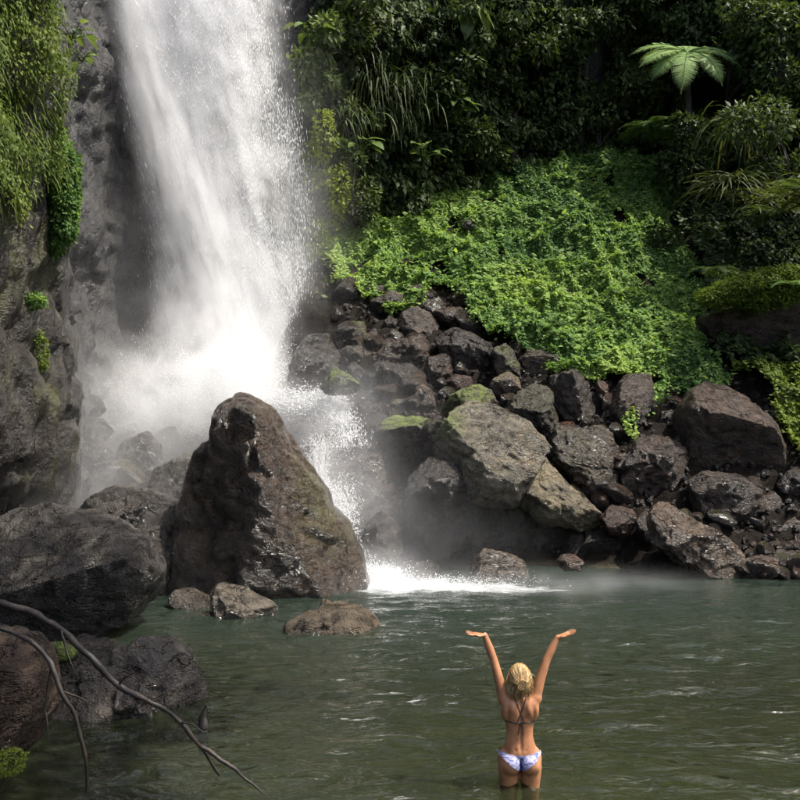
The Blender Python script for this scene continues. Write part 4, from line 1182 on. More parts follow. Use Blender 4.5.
def bank_tree():
    """big tree on the near left bank; its boughs reach out over the pool above the picture and shade the near left rocks"""
    e = empty('tree', (-9.5, 5.5, 1.0), 'big bank tree whose boughs overhang the near left water', 'tree', 'trees above the gorge')
    r_ = np.random.default_rng(9)
    B = Leaves(); L = Leaves()
    pts = spline([(0, 0, -0.5), (0.5, 0.2, 4.0), (1.6, 0.8, 8.5), (3.2, 1.4, 11.0)], 24)
    B.tube(pts, np.linspace(0.45, 0.22, 24), 12)
    for k in range(30):
        tx, ty = r_.uniform(8.3, 14.0), r_.uniform(-1.8, 6.4)
        tip = np.array([tx, ty, 11.6 + r_.uniform(-0.6, 1.8)])
        p0 = pts[r_.integers(15, 24)]
        path = spline([p0, (p0 + tip) / 2 + [0, 0, 0.8], tip], 10)
        B.tube(path, np.linspace(0.14, 0.03, 10), 6)
        for j in (5, 7, 9):
            blob_leaves(L, path[j] + r_.normal(0, 0.4, 3), np.array([1.15, 1.15, 0.5]) * r_.uniform(0.7, 1.15), 260, 0.24, r_, 0.45, 0.5)
    B.build('trunk', M_BARK, e); L.build('crown', M_FOREST, e)
bank_tree()

# ------------------------------------------------------------------ waterfall
def foam_material(name, trans=0.45):
    g = NT(name)
    d = g.n('BsdfDiffuse', {'Color': (0.96, 0.97, 0.98)})
    t = g.n('BsdfTranslucent', {'Color': (0.96, 0.97, 0.98)})
    g.surf(g.n('MixShader', {0: trans, 1: d.outputs[0], 2: t.outputs[0]}).outputs[0])
    return g.mat
M_FOAM = foam_material('white_water', 0.6)

def spindles(P, D, Ln, Wd):
    """drawn-out drops of falling water"""
    n = len(P)
    D = unit(D); u = unit(np.cross(D, np.tile([0.3, 0.9, 0.2], (n, 1)))); v = np.cross(D, u)
    Ln = np.broadcast_to(Ln, n)[:, None]; Wd = np.broadcast_to(Wd, n)[:, None]
    rows = [P - D * Ln * 0.5]
    for k in range(3):
        a = k * 2.0944
        rows.append(P + (u * math.cos(a) + v * math.sin(a)) * Wd * 0.5)
    rows.append(P + D * Ln * 0.5)
    V = np.stack(rows, 1).reshape(-1, 3)
    b = np.arange(n)[:, None] * 5
    F = np.concatenate([b + f for f in ([0, 2, 1], [0, 3, 2], [0, 1, 3], [4, 1, 2], [4, 2, 3], [4, 3, 1])], 0)
    return V, F

FALL_Y = 24.0
r3 = np.random.default_rng(41)
JET_Z = np.array([0, 60, 100, 200, 300, 380, 430.0]); JET_X = np.array([138, 150, 160, 196, 233, 262, 272.0]); JET_W = np.array([17, 19, 21, 26, 34, 46, 54.0])
LEFT_X = np.array([112, 119, 126, 144, 152, 130, 100.0]); RIGHT_X = np.array([292, 295, 300, 314, 326, 336, 342.0])
def fall_points(n, mode):
    """positions in the falling water, in the plane of the fall; mode: jet | veil"""
    out = []; got = 0
    while got < n:
        m = n * 3
        py = r3.uniform(-60, 425, m)
        pz = np.maximum(py, 0)
        if mode == 'jet':
            c = np.interp(pz, JET_Z, JET_X); w = np.interp(pz, JET_Z, JET_W)
            px = c + r3.normal(0, 0.62, m) * w
            cl = fbm(np.stack([px * 0.055 - py * 0.02, py * 0.011, 0 * px], 1), 3, 3)
            keep = cl + 0.75 > r3.uniform(0, 1, m)
        else:
            l = np.interp(pz, JET_Z, LEFT_X); r = np.interp(pz, JET_Z, RIGHT_X); c = np.interp(pz, JET_Z, JET_X)
            px = r3.uniform(90, 350, m)
            den = sstep(-6, 26, px - l) * sstep(-8, 42, r - px)
            den = den * (0.30 + 0.70 * sstep(-20, 30, px - c) * (1 - 0.55 * sstep(40, 110, px - c)))
            cl = fbm(np.stack([px * 0.045 - py * 0.012, py * 0.014, 0 * px], 1), 4, 9)
            streak = fbm(np.stack([px * 0.10, py * 0.006, 0 * px], 1), 2, 19)
            den = den * np.clip(0.62 + 0.9 * cl + 0.45 * streak, 0.05, 1.2)
            keep = den > r3.uniform(0, 1, m)
        px, py = px[keep], py[keep]
        out.append(np.stack([px, py], 1)); got += len(px)
    Q = np.concatenate(out)[:n]
    return Q

fall = empty('waterfall', (-4.0, FALL_Y, 2.6), 'tall white waterfall plunging down the cliff behind the pointed boulder', 'waterfall')
def fall_part(name, n, mode, ln, wd, ys, slope):
    Q = fall_points(n, mode)
    Y = FALL_Y + r3.normal(0, ys, n)
    P = np.stack([(Q[:, 0] - 400) / FPX * FALL_Y, Y, CAM_H + (400 - Q[:, 1]) / FPX * FALL_Y], 1)
    D = np.stack([slope + r3.normal(0, 0.05, n), r3.normal(0, 0.05, n), np.full(n, -1.0)], 1)
    if mode == 'jet':
        D[:, 0] = 0.33 + r3.normal(0, 0.05, n)
    V, F = spindles(P, D, ln * r3.uniform(0.5, 1.6, n), wd * r3.uniform(0.5, 1.5, n))
    return link(name, mesh_arrays(name, V - np.array([-4.0, FALL_Y, 2.6]), F), M_FOAM, fall)
fall_part('jet', 50000, 'jet', 0.16, 0.018, 0.30, 0.33)
fall_part('veil', 64000, 'veil', 0.11, 0.0088, 0.45, 0.08)

# splash and cascade: white water bursting over the rocks down to the pool
def scatter_px(poly, n, r_):
    poly = np.asarray(poly, float); lo, hi = poly.min(0), poly.max(0); out = []; got = 0
    while got < n:
        q = r_.uniform(lo, hi, (n * 3, 2)); q = q[inside(q, poly)]
        out.append(q); got += len(q)
    return np.concatenate(out)[:n]
def spray(n, px, py, sx, sy, Y, ys, wd, ln, dirx, seed):
    q = np.stack([r3.normal(px, sx, n), r3.normal(py, sy, n)], 1)
    Yv = Y + r3.normal(0, ys, n)
    P = np.stack([(q[:, 0] - 400) / FPX * Yv, Yv, CAM_H + (400 - q[:, 1]) / FPX * Yv], 1)
    D = np.stack([dirx + r3.normal(0, 0.5, n), r3.normal(-0.2, 0.3, n), r3.normal(-0.3, 0.6, n)], 1)
    return spindles(P, D, ln * r3.uniform(0.4, 1.6, n), wd * r3.uniform(0.4, 1.5, n))
VV, FF_, nn_ = [], [], 0
for a in [(22000, 235, 392, 40, 22, 22.2, 0.7, 0.016, 0.035, 0.3, 1), (9000, 165, 408, 28, 22, 22.4, 0.6, 0.013, 0.03, -0.4, 2), (9000, 300, 402, 20, 8, 20.8, 0.5, 0.018, 0.06, 0.8, 3),
          (1200, 335, 440, 14, 20, 19.0, 0.5, 0.011, 0.04, 0.4, 4), (2600, 343, 525, 8, 20, 17.0, 0.4, 0.013, 0.06, 0.3, 5), (4500, 372, 575, 18, 5, 15.8, 0.4, 0.012, 0.035, 0.4, 6),
          (4000, 430, 584, 42, 4, 15.3, 0.4, 0.010, 0.025, 0.5, 7)]:
    V, F = spray(*a); V = V[:]; VV.append(V); FF_.append(F + nn_); nn_ += len(V)
link('spray', mesh_arrays('spray', np.concatenate(VV) - np.array([-4.0, FALL_Y, 2.6]), np.concatenate(FF_)), M_FOAM, fall)

# running water of the cascade: ropes of white water over the steps
def cascade_sheet(name, path, width, n, wd, ln, thick=0.10):
    pts = spline(path, 60)
    t = r3.uniform(0, 1, n); k = np.clip((t * 59).astype(int), 0, 58)
    P0 = pts[k] + (pts[k + 1] - pts[k]) * (t * 59 - k)[:, None]
    D = unit(pts[k + 1] - pts[k])
    side = unit(np.cross(D, np.tile([0, 0, 1.0], (n, 1)))); up = np.cross(side, D)
    wv = np.interp(t, np.linspace(0, 1, len(width)), width)
    s = r3.normal(0, 0.5, n)
    P = P0 + side * (s * wv)[:, None] + up * (np.abs(r3.normal(0, thick, n)))[:, None]
    cl = fbm(np.stack([s * 4, t * 14, 0 * t], 1), 3, 77)
    kp = cl + 0.7 > r3.uniform(0, 1, n)
    V, F = spindles(P[kp], D[kp] + r3.normal(0, 0.15, (kp.sum(), 3)), ln * r3.uniform(0.5, 1.5, kp.sum()), wd * r3.uniform(0.5, 1.5, kp.sum()))
    return V, F
c1 = cascade_sheet('a', [W(262, 405, 22.0), W(300, 398, 21.0), W(330, 402, 20.2), W(345, 425, 19.6), W(350, 450, 19.0)], [0.9, 0.6, 0.3, 0.4, 0.5], 7000, 0.014, 0.09)
c2 = cascade_sheet('b', [W(320, 440, 19.3), W(318, 470, 18.6), W(330, 500, 17.6), W(342, 540, 16.6), W(358, 575, 15.9), W(372, 588, 15.4)], [0.3, 0.18, 0.15, 0.18, 0.35, 0.7], 10000, 0.011, 0.08)
c3 = cascade_sheet('c', [W(390, 470, 18.0), W(398, 500, 17.4), W(408, 540, 16.7), W(415, 570, 16.1), W(420, 584, 15.7)], [0.2, 0.15, 0.2, 0.3, 0.6], 2500, 0.009, 0.07)
VV, FF_, nn_ = [], [], 0
for V, F in (c1, c2):
    VV.append(V); FF_.append(F + nn_); nn_ += len(V)
link('cascade', mesh_arrays('cascade', np.concatenate(VV) - np.array([-4.0, FALL_Y, 2.6]), np.concatenate(FF_)), M_FOAM, fall)

# ------------------------------------------------------------------ mist (air full of fine spray)
def vol_nodes(name):
    g = NT(name)
    tc = g.n('TexCoord').outputs['Object']
    def blob(c, r, a):
        v = g.vm('MULTIPLY', g.vm('SUBTRACT', tc, tuple(c)), tuple(1.0 / x for x in r))
        return g.m('MULTIPLY', g.m('EXPONENT', g.m('MULTIPLY', g.vm('DOT_PRODUCT', v, v), -1.0)), a)
    return g, tc, blob
def hull(name, pts, mat):
    bm = bmesh.new()
    for p in pts:
        bm.verts.new(tuple(p))
    bmesh.ops.convex_hull(bm, input=bm.verts)
    bmesh.ops.triangulate(bm, faces=bm.faces)
    me = bpy.data.meshes.new(name); bm.to_mesh(me); bm.free()
    return link(name, me, mat)

def fall_body():
    """the dense white body of the fall and of its burst on the rocks"""
    g, tc, blob = vol_nodes('aerated_water')
    s = g.n('SeparateXYZ', {0: tc}).outputs
    K = FALL_Y / FPX
    zz = CAM_H + (400 - JET_Z) * K
    def curve(xs):
        fc = g.n('FloatCurve')
        fc.inputs['Factor'].default_value = 1.0
        g.set(fc.inputs['Value'], g.mr(s[2], 2.0, 15.0, 0.0, 1.0, smooth=False))
        c = fc.mapping.curves[0]
        X = (np.asarray(xs, float) - 400) * K
        Z01 = (zz - 2.0) / 13.0; X01 = (X + 9.0) / 9.0
        o_ = np.argsort(Z01)
        c.points[0].location = (Z01[o_[0]], X01[o_[0]]); c.points[1].location = (Z01[o_[-1]], X01[o_[-1]])
        for k in o_[1:-1]:
            c.points.new(Z01[k], X01[k])
        fc.mapping.update()
        return g.m('MULTIPLY_ADD', fc.outputs[0], 9.0, -9.0)
    def gauss(x, w):
        d = g.m('DIVIDE', x, w)
        return g.m('EXPONENT', g.m('MULTIPLY', g.m('MULTIPLY', d, d), -1.0))
    # thread-like structure drawn out along the fall
    warp = g.vm('ADD', tc, g.vm('MULTIPLY', s[2], (0.0, 0.0, 0.0)))
    sk = g.n('CombineXYZ', {0: g.m('MULTIPLY_ADD', s[2], 0.28, s[0]), 1: s[1], 2: g.m('MULTIPLY', s[2], 0.22)}).outputs[0]
    st = g.noise(sk, 3.2, 4, 0.62, 0.5)
    cl = g.noise(tc, 1.3, 4, 0.6, 0.5)
    jet = g.m('MULTIPLY', gauss(g.m('SUBTRACT', s[0], curve(JET_X)), g.m('MULTIPLY_ADD', s[2], -0.038, 0.90)), 12.0)
    jet = g.m('MULTIPLY', jet, g.mr(st, 0.34, 0.62, 0.25, 1.5))
    lx, rx = curve(LEFT_X), curve(RIGHT_X)
    veil = g.m('MULTIPLY', g.mr(g.m('SUBTRACT', s[0], lx), -0.15, 0.9), g.mr(g.m('SUBTRACT', rx, s[0]), -0.1, 1.9))
    veil = g.m('MULTIPLY', g.m('MULTIPLY', veil, g.mr(g.m('SUBTRACT', rx, s[0]), 0.6, 2.6, 0.9, 1.9)), g.m('MULTIPLY', g.mr(st, 0.38, 0.60, 0.12, 1.8), g.mr(cl, 0.36, 0.62, 0.35, 1.6)))
    body = g.m('MULTIPLY', g.m('ADD', jet, veil), gauss(g.m('SUBTRACT', s[1], FALL_Y), 0.62))
    burst = g.m('ADD', blob(W(240, 388, 22.6), (1.5, 1.0, 0.95), 1.25), g.m('ADD', blob(W(170, 408, 22.4), (1.6, 1.1, 1.0), 0.8), g.m('ADD', blob(W(300, 402, 21.0), (1.0, 0.7, 0.34), 1.5), blob(W(215, 345, 23.3), (1.2, 0.8, 1.3), 1.3))))
    burst = g.m('MULTIPLY', burst, g.mr(cl, 0.40, 0.58, 0.12, 1.7))
    d = g.m('ADD', body, burst)
    g.vol(g.n('VolumePrincipled', {'Color': (0.997, 0.998, 1.0), 'Density': d, 'Anisotropy': 0.0}).outputs[0])
    g.mat.cycles.volume_step_rate = 0.7
    o = hull('fine_spray', [(-9.0, 22.6, 15.6), (-9.0, 25.3, 15.6), (-1.6, 22.6, 15.6), (-1.6, 25.3, 15.6), (-8.6, 20.2, 5.0), (-8.6, 25.3, 1.4), (-8.2, 20.2, 1.4), (-0.6, 19.6, 1.4), (-0.6, 25.3, 1.4), (-0.6, 19.6, 4.4)], g.mat)
    o.parent = fall
    o.matrix_parent_inverse = fall.matrix_basis.inverted()
    return o
fall_body()
def cascade_body():
    g, tc, blob = vol_nodes('cascade_water')
    path = spline([W(330, 408, 20.2), W(322, 440, 19.3), W(320, 470, 18.6), W(330, 505, 17.6), W(344, 545, 16.6), W(360, 575, 15.9), W(380, 586, 15.4)], 11)
    parts = [blob(c, (0.26, 0.30, 0.30) if 2 < k < 8 else (0.5, 0.4, 0.22), (0.35, 0.4, 0.5, 0.6, 0.8, 0.9, 0.9, 0.7, 0.45, 0.35, 0.3)[k]) for k, c in enumerate(path)]
    d = parts[0]
    for q_ in parts[1:]:
        d = g.m('ADD', d, q_)
    d = g.m('MULTIPLY', d, g.mr(g.noise(tc, 2.6, 4, 0.62, 0.4), 0.38, 0.62, 0.15, 1.7))
    g.vol(g.n('VolumePrincipled', {'Color': (0.997, 0.998, 1.0), 'Density': d}).outputs[0])
    g.mat.cycles.volume_step_rate = 0.7
    pts = [tuple(c + np.array(o_)) for c in path for o_ in ((-0.9, -0.5, -0.5), (0.9, -0.5, -0.5), (-0.9, 0.5, 0.6), (0.9, 0.5, 0.6), (0, -0.7, 0.5))]
    o = hull('fine_spray', [(a_, b_, max(c_, 0.03)) for a_, b_, c_ in pts], g.mat)
    o.parent = fall
    o.matrix_parent_inverse = fall.matrix_basis.inverted()
cascade_body()

def mist_object():
    g, tc, blob = vol_nodes('spray_mist')
    parts = [blob(W(155, 410, 21.6), (2.2, 2.0, 1.3), 0.15), blob(W(120, 470, 19.0), (2.2, 2.2, 1.4), 0.14),
             blob(W(335, 430, 19.6), (1.2, 1.1, 1.0), 0.42), blob(W(345, 500, 17.8), (0.7, 0.8, 1.1), 0.30), blob(W(400, 520, 16.6), (1.0, 0.8, 0.9), 0.07), blob(W(440, 545, 16.0), (1.6, 0.6, 0.6), 0.03),
             blob(W(380, 576, 15.6), (0.9, 0.7, 0.35), 0.35), blob(W(500, 587, 14.9), (2.3, 0.6, 0.18), 0.5), blob(W(120, 560, 15.5), (2.0, 2.0, 1.2), 0.045), blob(W(310, 250, 23.5), (0.8, 1.0, 3.2), 0.10), blob(W(125, 280, 21.5), (1.2, 1.3, 2.8), 0.02)]
    d = parts[0]
    for p in parts[1:]:
        d = g.m('ADD', d, p)
    n = g.noise(g.vm('MULTIPLY', tc, (0.9, 0.7, 0.55)), 1.0, 3, 0.6, 0.3)
    d = g.m('MULTIPLY', d, g.mr(n, 0.34, 0.66, 0.25, 1.6))
    g.vol(g.n('VolumePrincipled', {'Color': (0.97, 0.98, 1.0), 'Density': d, 'Anisotropy': 0.15}).outputs[0])
    g.mat.cycles.volume_step_rate = 2.0
    o = hull('mist', [(-9.5, 21, 9.0), (-9.5, 25.4, 9.0), (-1.0, 22, 13.0), (-1.0, 25.4, 13.0), (-9.8, 25.4, 3), (-0.5, 25.4, 3), (3.5, 17, 2.6), (5.4, 14.0, 0.03), (5.4, 16.5, 0.03), (5.0, 14.0, 1.0),
                      (-6.8, 13.6, 0.03), (-7.2, 14.4, 2.4), (-8.5, 18, 4.5), (1.5, 17.5, 4.5), (-9.5, 25.4, 0.03), (-0.5, 25.4, 0.03)], g.mat)
    return tag(o, 'white mist drifting round the foot of the waterfall', 'mist', kind='stuff')
mist_object()

# ------------------------------------------------------------------ fallen branch in the foreground
def tubes_mesh(name, specs, seed):
    V, F, n = [], [], 0
    for P, r, k in specs:
        pts = spline(P, k)
        pts = pts + 0.018 * np.stack([fbm(pts * 7 + s_ * 9, 3, seed + s_) for s_ in range(3)], 1)
        v, f = tube_arrays(pts, np.interp(np.linspace(0, 1, k), np.linspace(0, 1, len(r)), r), 10, 0.7, seed)
        V.append(v); F.append(f + n); n += len(v)
    return mesh_arrays(name, np.concatenate(V), np.concatenate(F))
def branch(label, limbs, seed):
    base = np.array(limbs[0][0][0])
    e = empty('fallen_branch', base, label, 'branch')
    for k, (P, r) in enumerate(limbs):
        me = tubes_mesh('limb', [([np.array(p) - base for p in P], r, 90 if k == 0 else 30)], seed + k)
        link('limb' if k == 0 else 'twig', me, M_BRANCH, e)
    return e
branch('long bare branch slanting from the left edge down into the pool',
       [([np.array([-7.2, 8.2, 0.5]), np.array([-6.0, 7.9, 1.45]), W(-180, 583, 7.4), W(-70, 592, 7.2), W(0, 603, 7.1), (W(45, 620, 7.05)), W(80, 646, 7.0), W(118, 684, 6.95), W(150, 702, 6.9), W(180, 722, 6.95), W(200, 746, 7.0), W(219, 774, 7.15)], [0.055, 0.05, 0.044, 0.040, 0.038, 0.035, 0.030, 0.027, 0.024, 0.020, 0.013]),
        ([W(200, 746, 7.0), W(212, 754, 7.0), W(230, 764, 7.0), W(248, 780, 7.0), W(270, 797, 7.0)], [0.016, 0.014, 0.010, 0.006]),
        ([W(118, 684, 6.95), W(128, 676, 6.9), W(140, 672, 6.85)], [0.010, 0.006, 0.003]),
        ([W(62, 632, 7.0), W(66, 652, 6.95), W(76, 668, 6.9)], [0.012, 0.007, 0.003]),
        ([W(180, 722, 6.95), W(192, 724, 6.9), W(204, 732, 6.9)], [0.008, 0.005, 0.003])], 3)
branch('thinner forked branch hanging below the long bare branch',
       [([np.array([-6.6, 7.6, 0.5]), np.array([-5.2, 7.3, 1.3]), W(-60, 618, 6.9), W(0, 630, 6.85), W(35, 645, 6.8), W(50, 664, 6.75), W(60, 690, 6.7), W(75, 720, 6.75), W(86, 760, 6.8), W(86, 792, 6.9)], [0.04, 0.034, 0.028, 0.024, 0.02, 0.018, 0.018, 0.016, 0.010]),
        ([W(52, 668, 6.75), W(45, 700, 6.75), W(50, 740, 6.75)], [0.010, 0.007, 0.004]),
        ([W(60, 690, 6.7), W(78, 697, 6.8), W(94, 705, 6.9)], [0.008, 0.006, 0.004])], 13)
tag(link('wood_stub', tubes_mesh('stump', [([(0, 0, -0.25), (0.01, 0, 0.0), (0.0, 0.01, 0.10), (0.03, 0.0, 0.2)], [0.06, 0.058, 0.05, 0.035, 0.012], 16)], 5), M_BRANCH, loc=(W(203, 727, 8.65)[0], 8.65, 0.0)),
    'dark stub of wood standing in the water beside the shiny boulder', 'wood')
# ==END_PART2
# ------------------------------------------------------------------ the bather
def skin_material():
    g = NT('tanned_skin')
    tc = g.n('TexCoord').outputs['Object']
    n = g.noise(tc, 7.0, 6, 0.7)
    col = g.mix(g.mr(n, 0.35, 0.65), (0.32, 0.135, 0.060), (0.45, 0.21, 0.10))
    pr = g.n('BsdfPrincipled', {'Base Color': col, 'Roughness': 0.42, 'Subsurface Weight': 0.12, 'Subsurface Radius': (0.02, 0.008, 0.004)})
    pr.inputs['Subsurface Scale'].default_value = 0.5
    g.surf(pr.outputs[0])
    return g.mat
def bikini_material():
    g = NT('patterned_cloth')
    tc = g.n('TexCoord').outputs['Object']
    n = g.noise(g.vm('MULTIPLY', tc, (9.0, 9.0, 22.0)), 1.6, 2, 0.5, 1.4)
    col = g.mix(g.mr(n, 0.40, 0.56), (0.08, 0.09, 0.24), (0.32, 0.32, 0.47))
    g.surf(g.n('BsdfPrincipled', {'Base Color': col, 'Roughness': 0.7}).outputs[0])
    return g.mat
def hair_material():
    g = NT('blonde_hair')
    t = g.attr('tint')
    col = g.mix(t, (0.10, 0.05, 0.018), (0.55, 0.36, 0.15))
    g.surf(g.n('BsdfPrincipled', {'Base Color': col, 'Roughness': 0.45}).outputs[0])
    return g.mat
M_SKIN, M_BIK, M_HAIR = skin_material(), bikini_material(), hair_material()
M_STRAPC = plain_material('black_strap', (0.012, 0.012, 0.014), 0.6)

def capsule_chain(bm, pts, rad, flat=None):
    """overlapping ellipsoids along a limb; joined by the remesh that follows"""
    pts = np.array(pts, float); rad = np.array(rad, float)
    d = np.r_[0, np.cumsum(np.linalg.norm(np.diff(pts, axis=0), axis=1))]
    n = max(2, int(d[-1] / (rad.min() * 0.35)))
    for t in np.linspace(0, d[-1], n):
        c = [np.interp(t, d, pts[:, k]) for k in range(3)]
        ball(bm, c, (np.interp(t, d, rad),) * 3)
BALLS = []
def ball(bm, c, r):
    BALLS.append((np.array(c, float), np.array(r, float)))

bm = None
for s in (-1, 1):
    capsule_chain(bm, [(s * .085, .02, .08), (s * .085, -.01, .30), (s * .085, .0, .47), (s * .087, .0, .66), (s * .088, -.005, .84)], [.040, .055, .058, .078, .098])
    capsule_chain(bm, [(s * .088, -.03, .035), (s * .095, .14, .03)], [.035, .03])
    ball(bm, (s * .078, -.052, .872), (.090, .088, .092))                      # buttock
    ball(bm, (s * .13, .005, .90), (.055, .085, .10))                          # hip
    ball(bm, (s * .075, .095, 1.255), (.062, .055, .058))                      # breast
    ball(bm, (s * .085, -.035, 1.32), (.075, .055, .10))                       # shoulder blade
    ball(bm, (s * .128, -.005, 1.395), (.060, .055, .060))                     # raised shoulder
    ball(bm, (s * .105, -.01, 1.30), (.055, .07, .10))                         # lat
torso = [(.92, .135, .098), (.97, .145, .098), (1.01, .138, .092), (1.05, .125, .085), (1.09, .117, .080), (1.13, .116, .080), (1.18, .122, .084), (1.23, .130, .088), (1.28, .135, .088), (1.33, .130, .080), (1.37, .112, .070), (1.41, .085, .060)]
for k in range(len(torso) - 1):
    for t in (0, 0.5):
        a, b = np.array(torso[k]), np.array(torso[k + 1]); c = a + (b - a) * t
        ball(bm, (0, 0, c[0]), (c[1], c[2], .05))
capsule_chain(bm, [(0, -.005, 1.40), (0, .005, 1.50)], [.055, .050])
ball(bm, (0, .01, 1.575), (.074, .092, .090)); ball(bm, (0, .035, 1.525), (.058, .062, .062)); ball(bm, (0, .075, 1.495), (.028, .026, .022))   # skull, jaw, chin
ball(bm, (0, .108, 1.550), (.012, .018, .022)); ball(bm, (0, .092, 1.520), (.022, .012, .010))                                                # nose, lips
for s in (-1, 1):
    ball(bm, (s * .078, .005, 1.555), (.010, .020, .030))
ARM = {-1: [(-.128, .0, 1.40), (-.168, .02, 1.55), (-.209, .045, 1.70), (-.245, .06, 1.80), (-.278, .065, 1.895)],
       1: [(.128, .0, 1.40), (.175, .02, 1.55), (.228, .045, 1.695), (.278, .06, 1.785), (.324, .065, 1.875)]}
HAND = {-1: np.array([-1.0, 0.12, 0.04]), 1: np.array([0.93, 0.12, 0.28])}
for s in (-1, 1):
    capsule_chain(bm, ARM[s], [.052, .043, .036, .035, .023])
    wv = np.array(ARM[s][-1]); d = HAND[s] / np.linalg.norm(HAND[s])
    side = np.cross(d, [0, 0, 1.0]); side /= np.linalg.norm(side); up = np.cross(side, d)
    for t in np.linspace(0, .075, 8):                                            # palm
        for q in (-1, -0.33, 0.33, 1):
            ball(bm, wv + d * (t + .008) + side * q * (.016 + .014 * t / .075), (.0135, .0135, .0125))
    for k, (off, ln) in enumerate([(-.030, .062), (-.011, .076), (.010, .080), (.030, .070)]):
        b = wv + d * .080 + side * off * 1.12
        curl = .22 + .05 * k
        m1 = b + d * ln * .5 + side * off * .38 + up * ln * .02
        m2 = m1 + (d * math.cos(curl) + up * math.sin(curl)) * ln * .5
        capsule_chain(bm, [b, m1, m2], [.0088, .0080, .0066])
    ts = side * (1 if s > 0 else -1)
    b = wv + d * .025 + ts * .028
    capsule_chain(bm, [b, b + ts * .026 + d * .022, b + ts * .036 + d * .050 + up * .012], [.012, .010, .008])
U2, F2 = ico(2)
raw = mesh_arrays('person_raw', np.concatenate([U2 * r + c for c, r in BALLS]), np.concatenate([F2 + k * len(U2) for k in range(len(BALLS))]))
tmp = bpy.data.objects.new('person_tmp', raw); COL.objects.link(tmp)
m = tmp.modifiers.new('r', 'REMESH'); m.mode = 'VOXEL'; m.voxel_size = 0.0056; m.use_smooth_shade = True
m = tmp.modifiers.new('s', 'SMOOTH'); m.factor = 0.5; m.iterations = 5
dg = bpy.context.evaluated_depsgraph_get(); dg.update()
body = bpy.data.meshes.new_from_object(tmp.evaluated_get(dg)); body.name = 'person'
bpy.data.objects.remove(tmp); bpy.data.meshes.remove(raw)
# soften the torso and legs more than the hands
nv = len(body.vertices); co = np.zeros(nv * 3, np.float32); body.vertices.foreach_get('co', co); co = co.reshape(-1, 3)
ne = len(body.edges); ed = np.zeros(ne * 2, np.int32); body.edges.foreach_get('vertices', ed); ed = ed.reshape(-1, 2)
deg = np.bincount(ed.ravel(), minlength=nv)[:, None]
wgt = sstep(1.78, 1.55, co[:, 2])[:, None] * 0.9
for _ in range(28):
    acc = np.zeros_like(co); np.add.at(acc, ed[:, 0], co[ed[:, 1]]); np.add.at(acc, ed[:, 1], co[ed[:, 0]])
    co = co + wgt * 0.6 * (acc / np.maximum(deg, 1) - co)
# spine furrow and gluteal cleft
bk = sstep(0.0, -.04, co[:, 1])
co[:, 1] += (bk * .012 * np.exp(-(co[:, 0] / .018) ** 2) * sstep(.95, 1.02, co[:, 2]) * sstep(1.42, 1.36, co[:, 2])).astype(np.float32)
co[:, 1] += (bk * .040 * np.exp(-(co[:, 0] / .014) ** 2) * sstep(.95, .90, co[:, 2]) * sstep(.74, .80, co[:, 2])).astype(np.float32)
for s_ in (-1, 1):
    bl = np.exp(-((co[:, 0] - s_ * .062) / .026) ** 2 - ((co[:, 2] - 1.325) / .055) ** 2) * bk
    co[:, 1] -= (.013 * bl).astype(np.float32)
    co[:, 1] += (.008 * bk * np.exp(-((co[:, 0] - s_ * .105) / .016) ** 2 - ((co[:, 2] - 1.30) / .06) ** 2)).astype(np.float32)
    co[:, 1] += (.003 * bk * np.exp(-((co[:, 0] - s_ * .040) / .012) ** 2 - ((co[:, 2] - .995) / .014) ** 2)).astype(np.float32)      # dimples
body.vertices.foreach_set('co', co.astype(np.float32).ravel()); body.update()
FEET = -0.685
PERSON = np.array([0.978, 7.35, FEET])
person = link('person', body, M_SKIN, loc=PERSON)
if not body.materials: body.materials.append(M_SKIN)
body.materials[0] = M_SKIN
tag(person, 'person in a bikini seen from behind, waist deep in the pool with arms raised', 'person')
nb = np.zeros(nv * 3, np.float32); body.vertices.foreach_get('normal', nb); nb = nb.reshape(-1, 3)
polys = np.zeros(len(body.polygons) * 4, np.int32)
body.polygons.foreach_get('vertices', polys); polys = polys.reshape(-1, 4)

def cloth(name, field, off, mat):
    """shell lifted off the body where field(v) > 0, with its rim pulled onto the border"""
    f = field(co)
    k = (f[polys] > 0).all(1)
    fs = polys[k]
    used, inv = np.unique(fs, return_inverse=True)
    v = co[used] + nb[used] * off
    return link(name, mesh_arrays(name, v, inv.reshape(-1, 4)), mat, person)

def f_bottom(c):
    x, y, z = np.abs(c[:, 0]), c[:, 1], c[:, 2]
    top = .962 + .10 * np.maximum(x - .05, 0) - z                      # waistband
    low_b = z - (.835 + .62 * np.maximum(x - .018, 0) ** 0.9)             # seat: narrow gusset widening to the hips
    low_f = z - (.80 + .95 * np.maximum(x - .02, 0))
    low = np.where(y < 0.0, low_b, low_f)
    side = .2 - x
    return np.minimum(np.minimum(top, low), side)
cloth('bikini_bottom', f_bottom, .006, M_BIK)
def f_cups(c):
    x, y, z = c[:, 0], c[:, 1], c[:, 2]
    return np.minimum(.062 - np.hypot(np.abs(x) - .072, z - 1.255), y - .03)
cups = cloth('bikini_top', f_cups, .005, M_STRAPC)
from mathutils.bvhtree import BVHTree
bvh = BVHTree.FromPolygons([tuple(v) for v in co.tolist()], polys.tolist())
def on_back(x, z, front=False):
    h = bvh.ray_cast(Vector((x, 1.0 if front else -1.0, z)), Vector((0, -1.0 if front else 1.0, 0)))
    p = h[0] if h[0] is not None else Vector((x, 0, z))
    return np.array([p.x, p.y + (0.003 if front else -0.003), p.z])
V, F, n_ = [], [], 0
def strap(path, r=.0042):
    global n_
    v, f = tube_arrays(np.array(path), r, 6); V.append(v); F.append(f + n_); n_ += len(v)
ZB = 1.215
strap([on_back(x, ZB + .01 * abs(x) / .12) for x in np.linspace(-.118, .118, 24)], .0055)
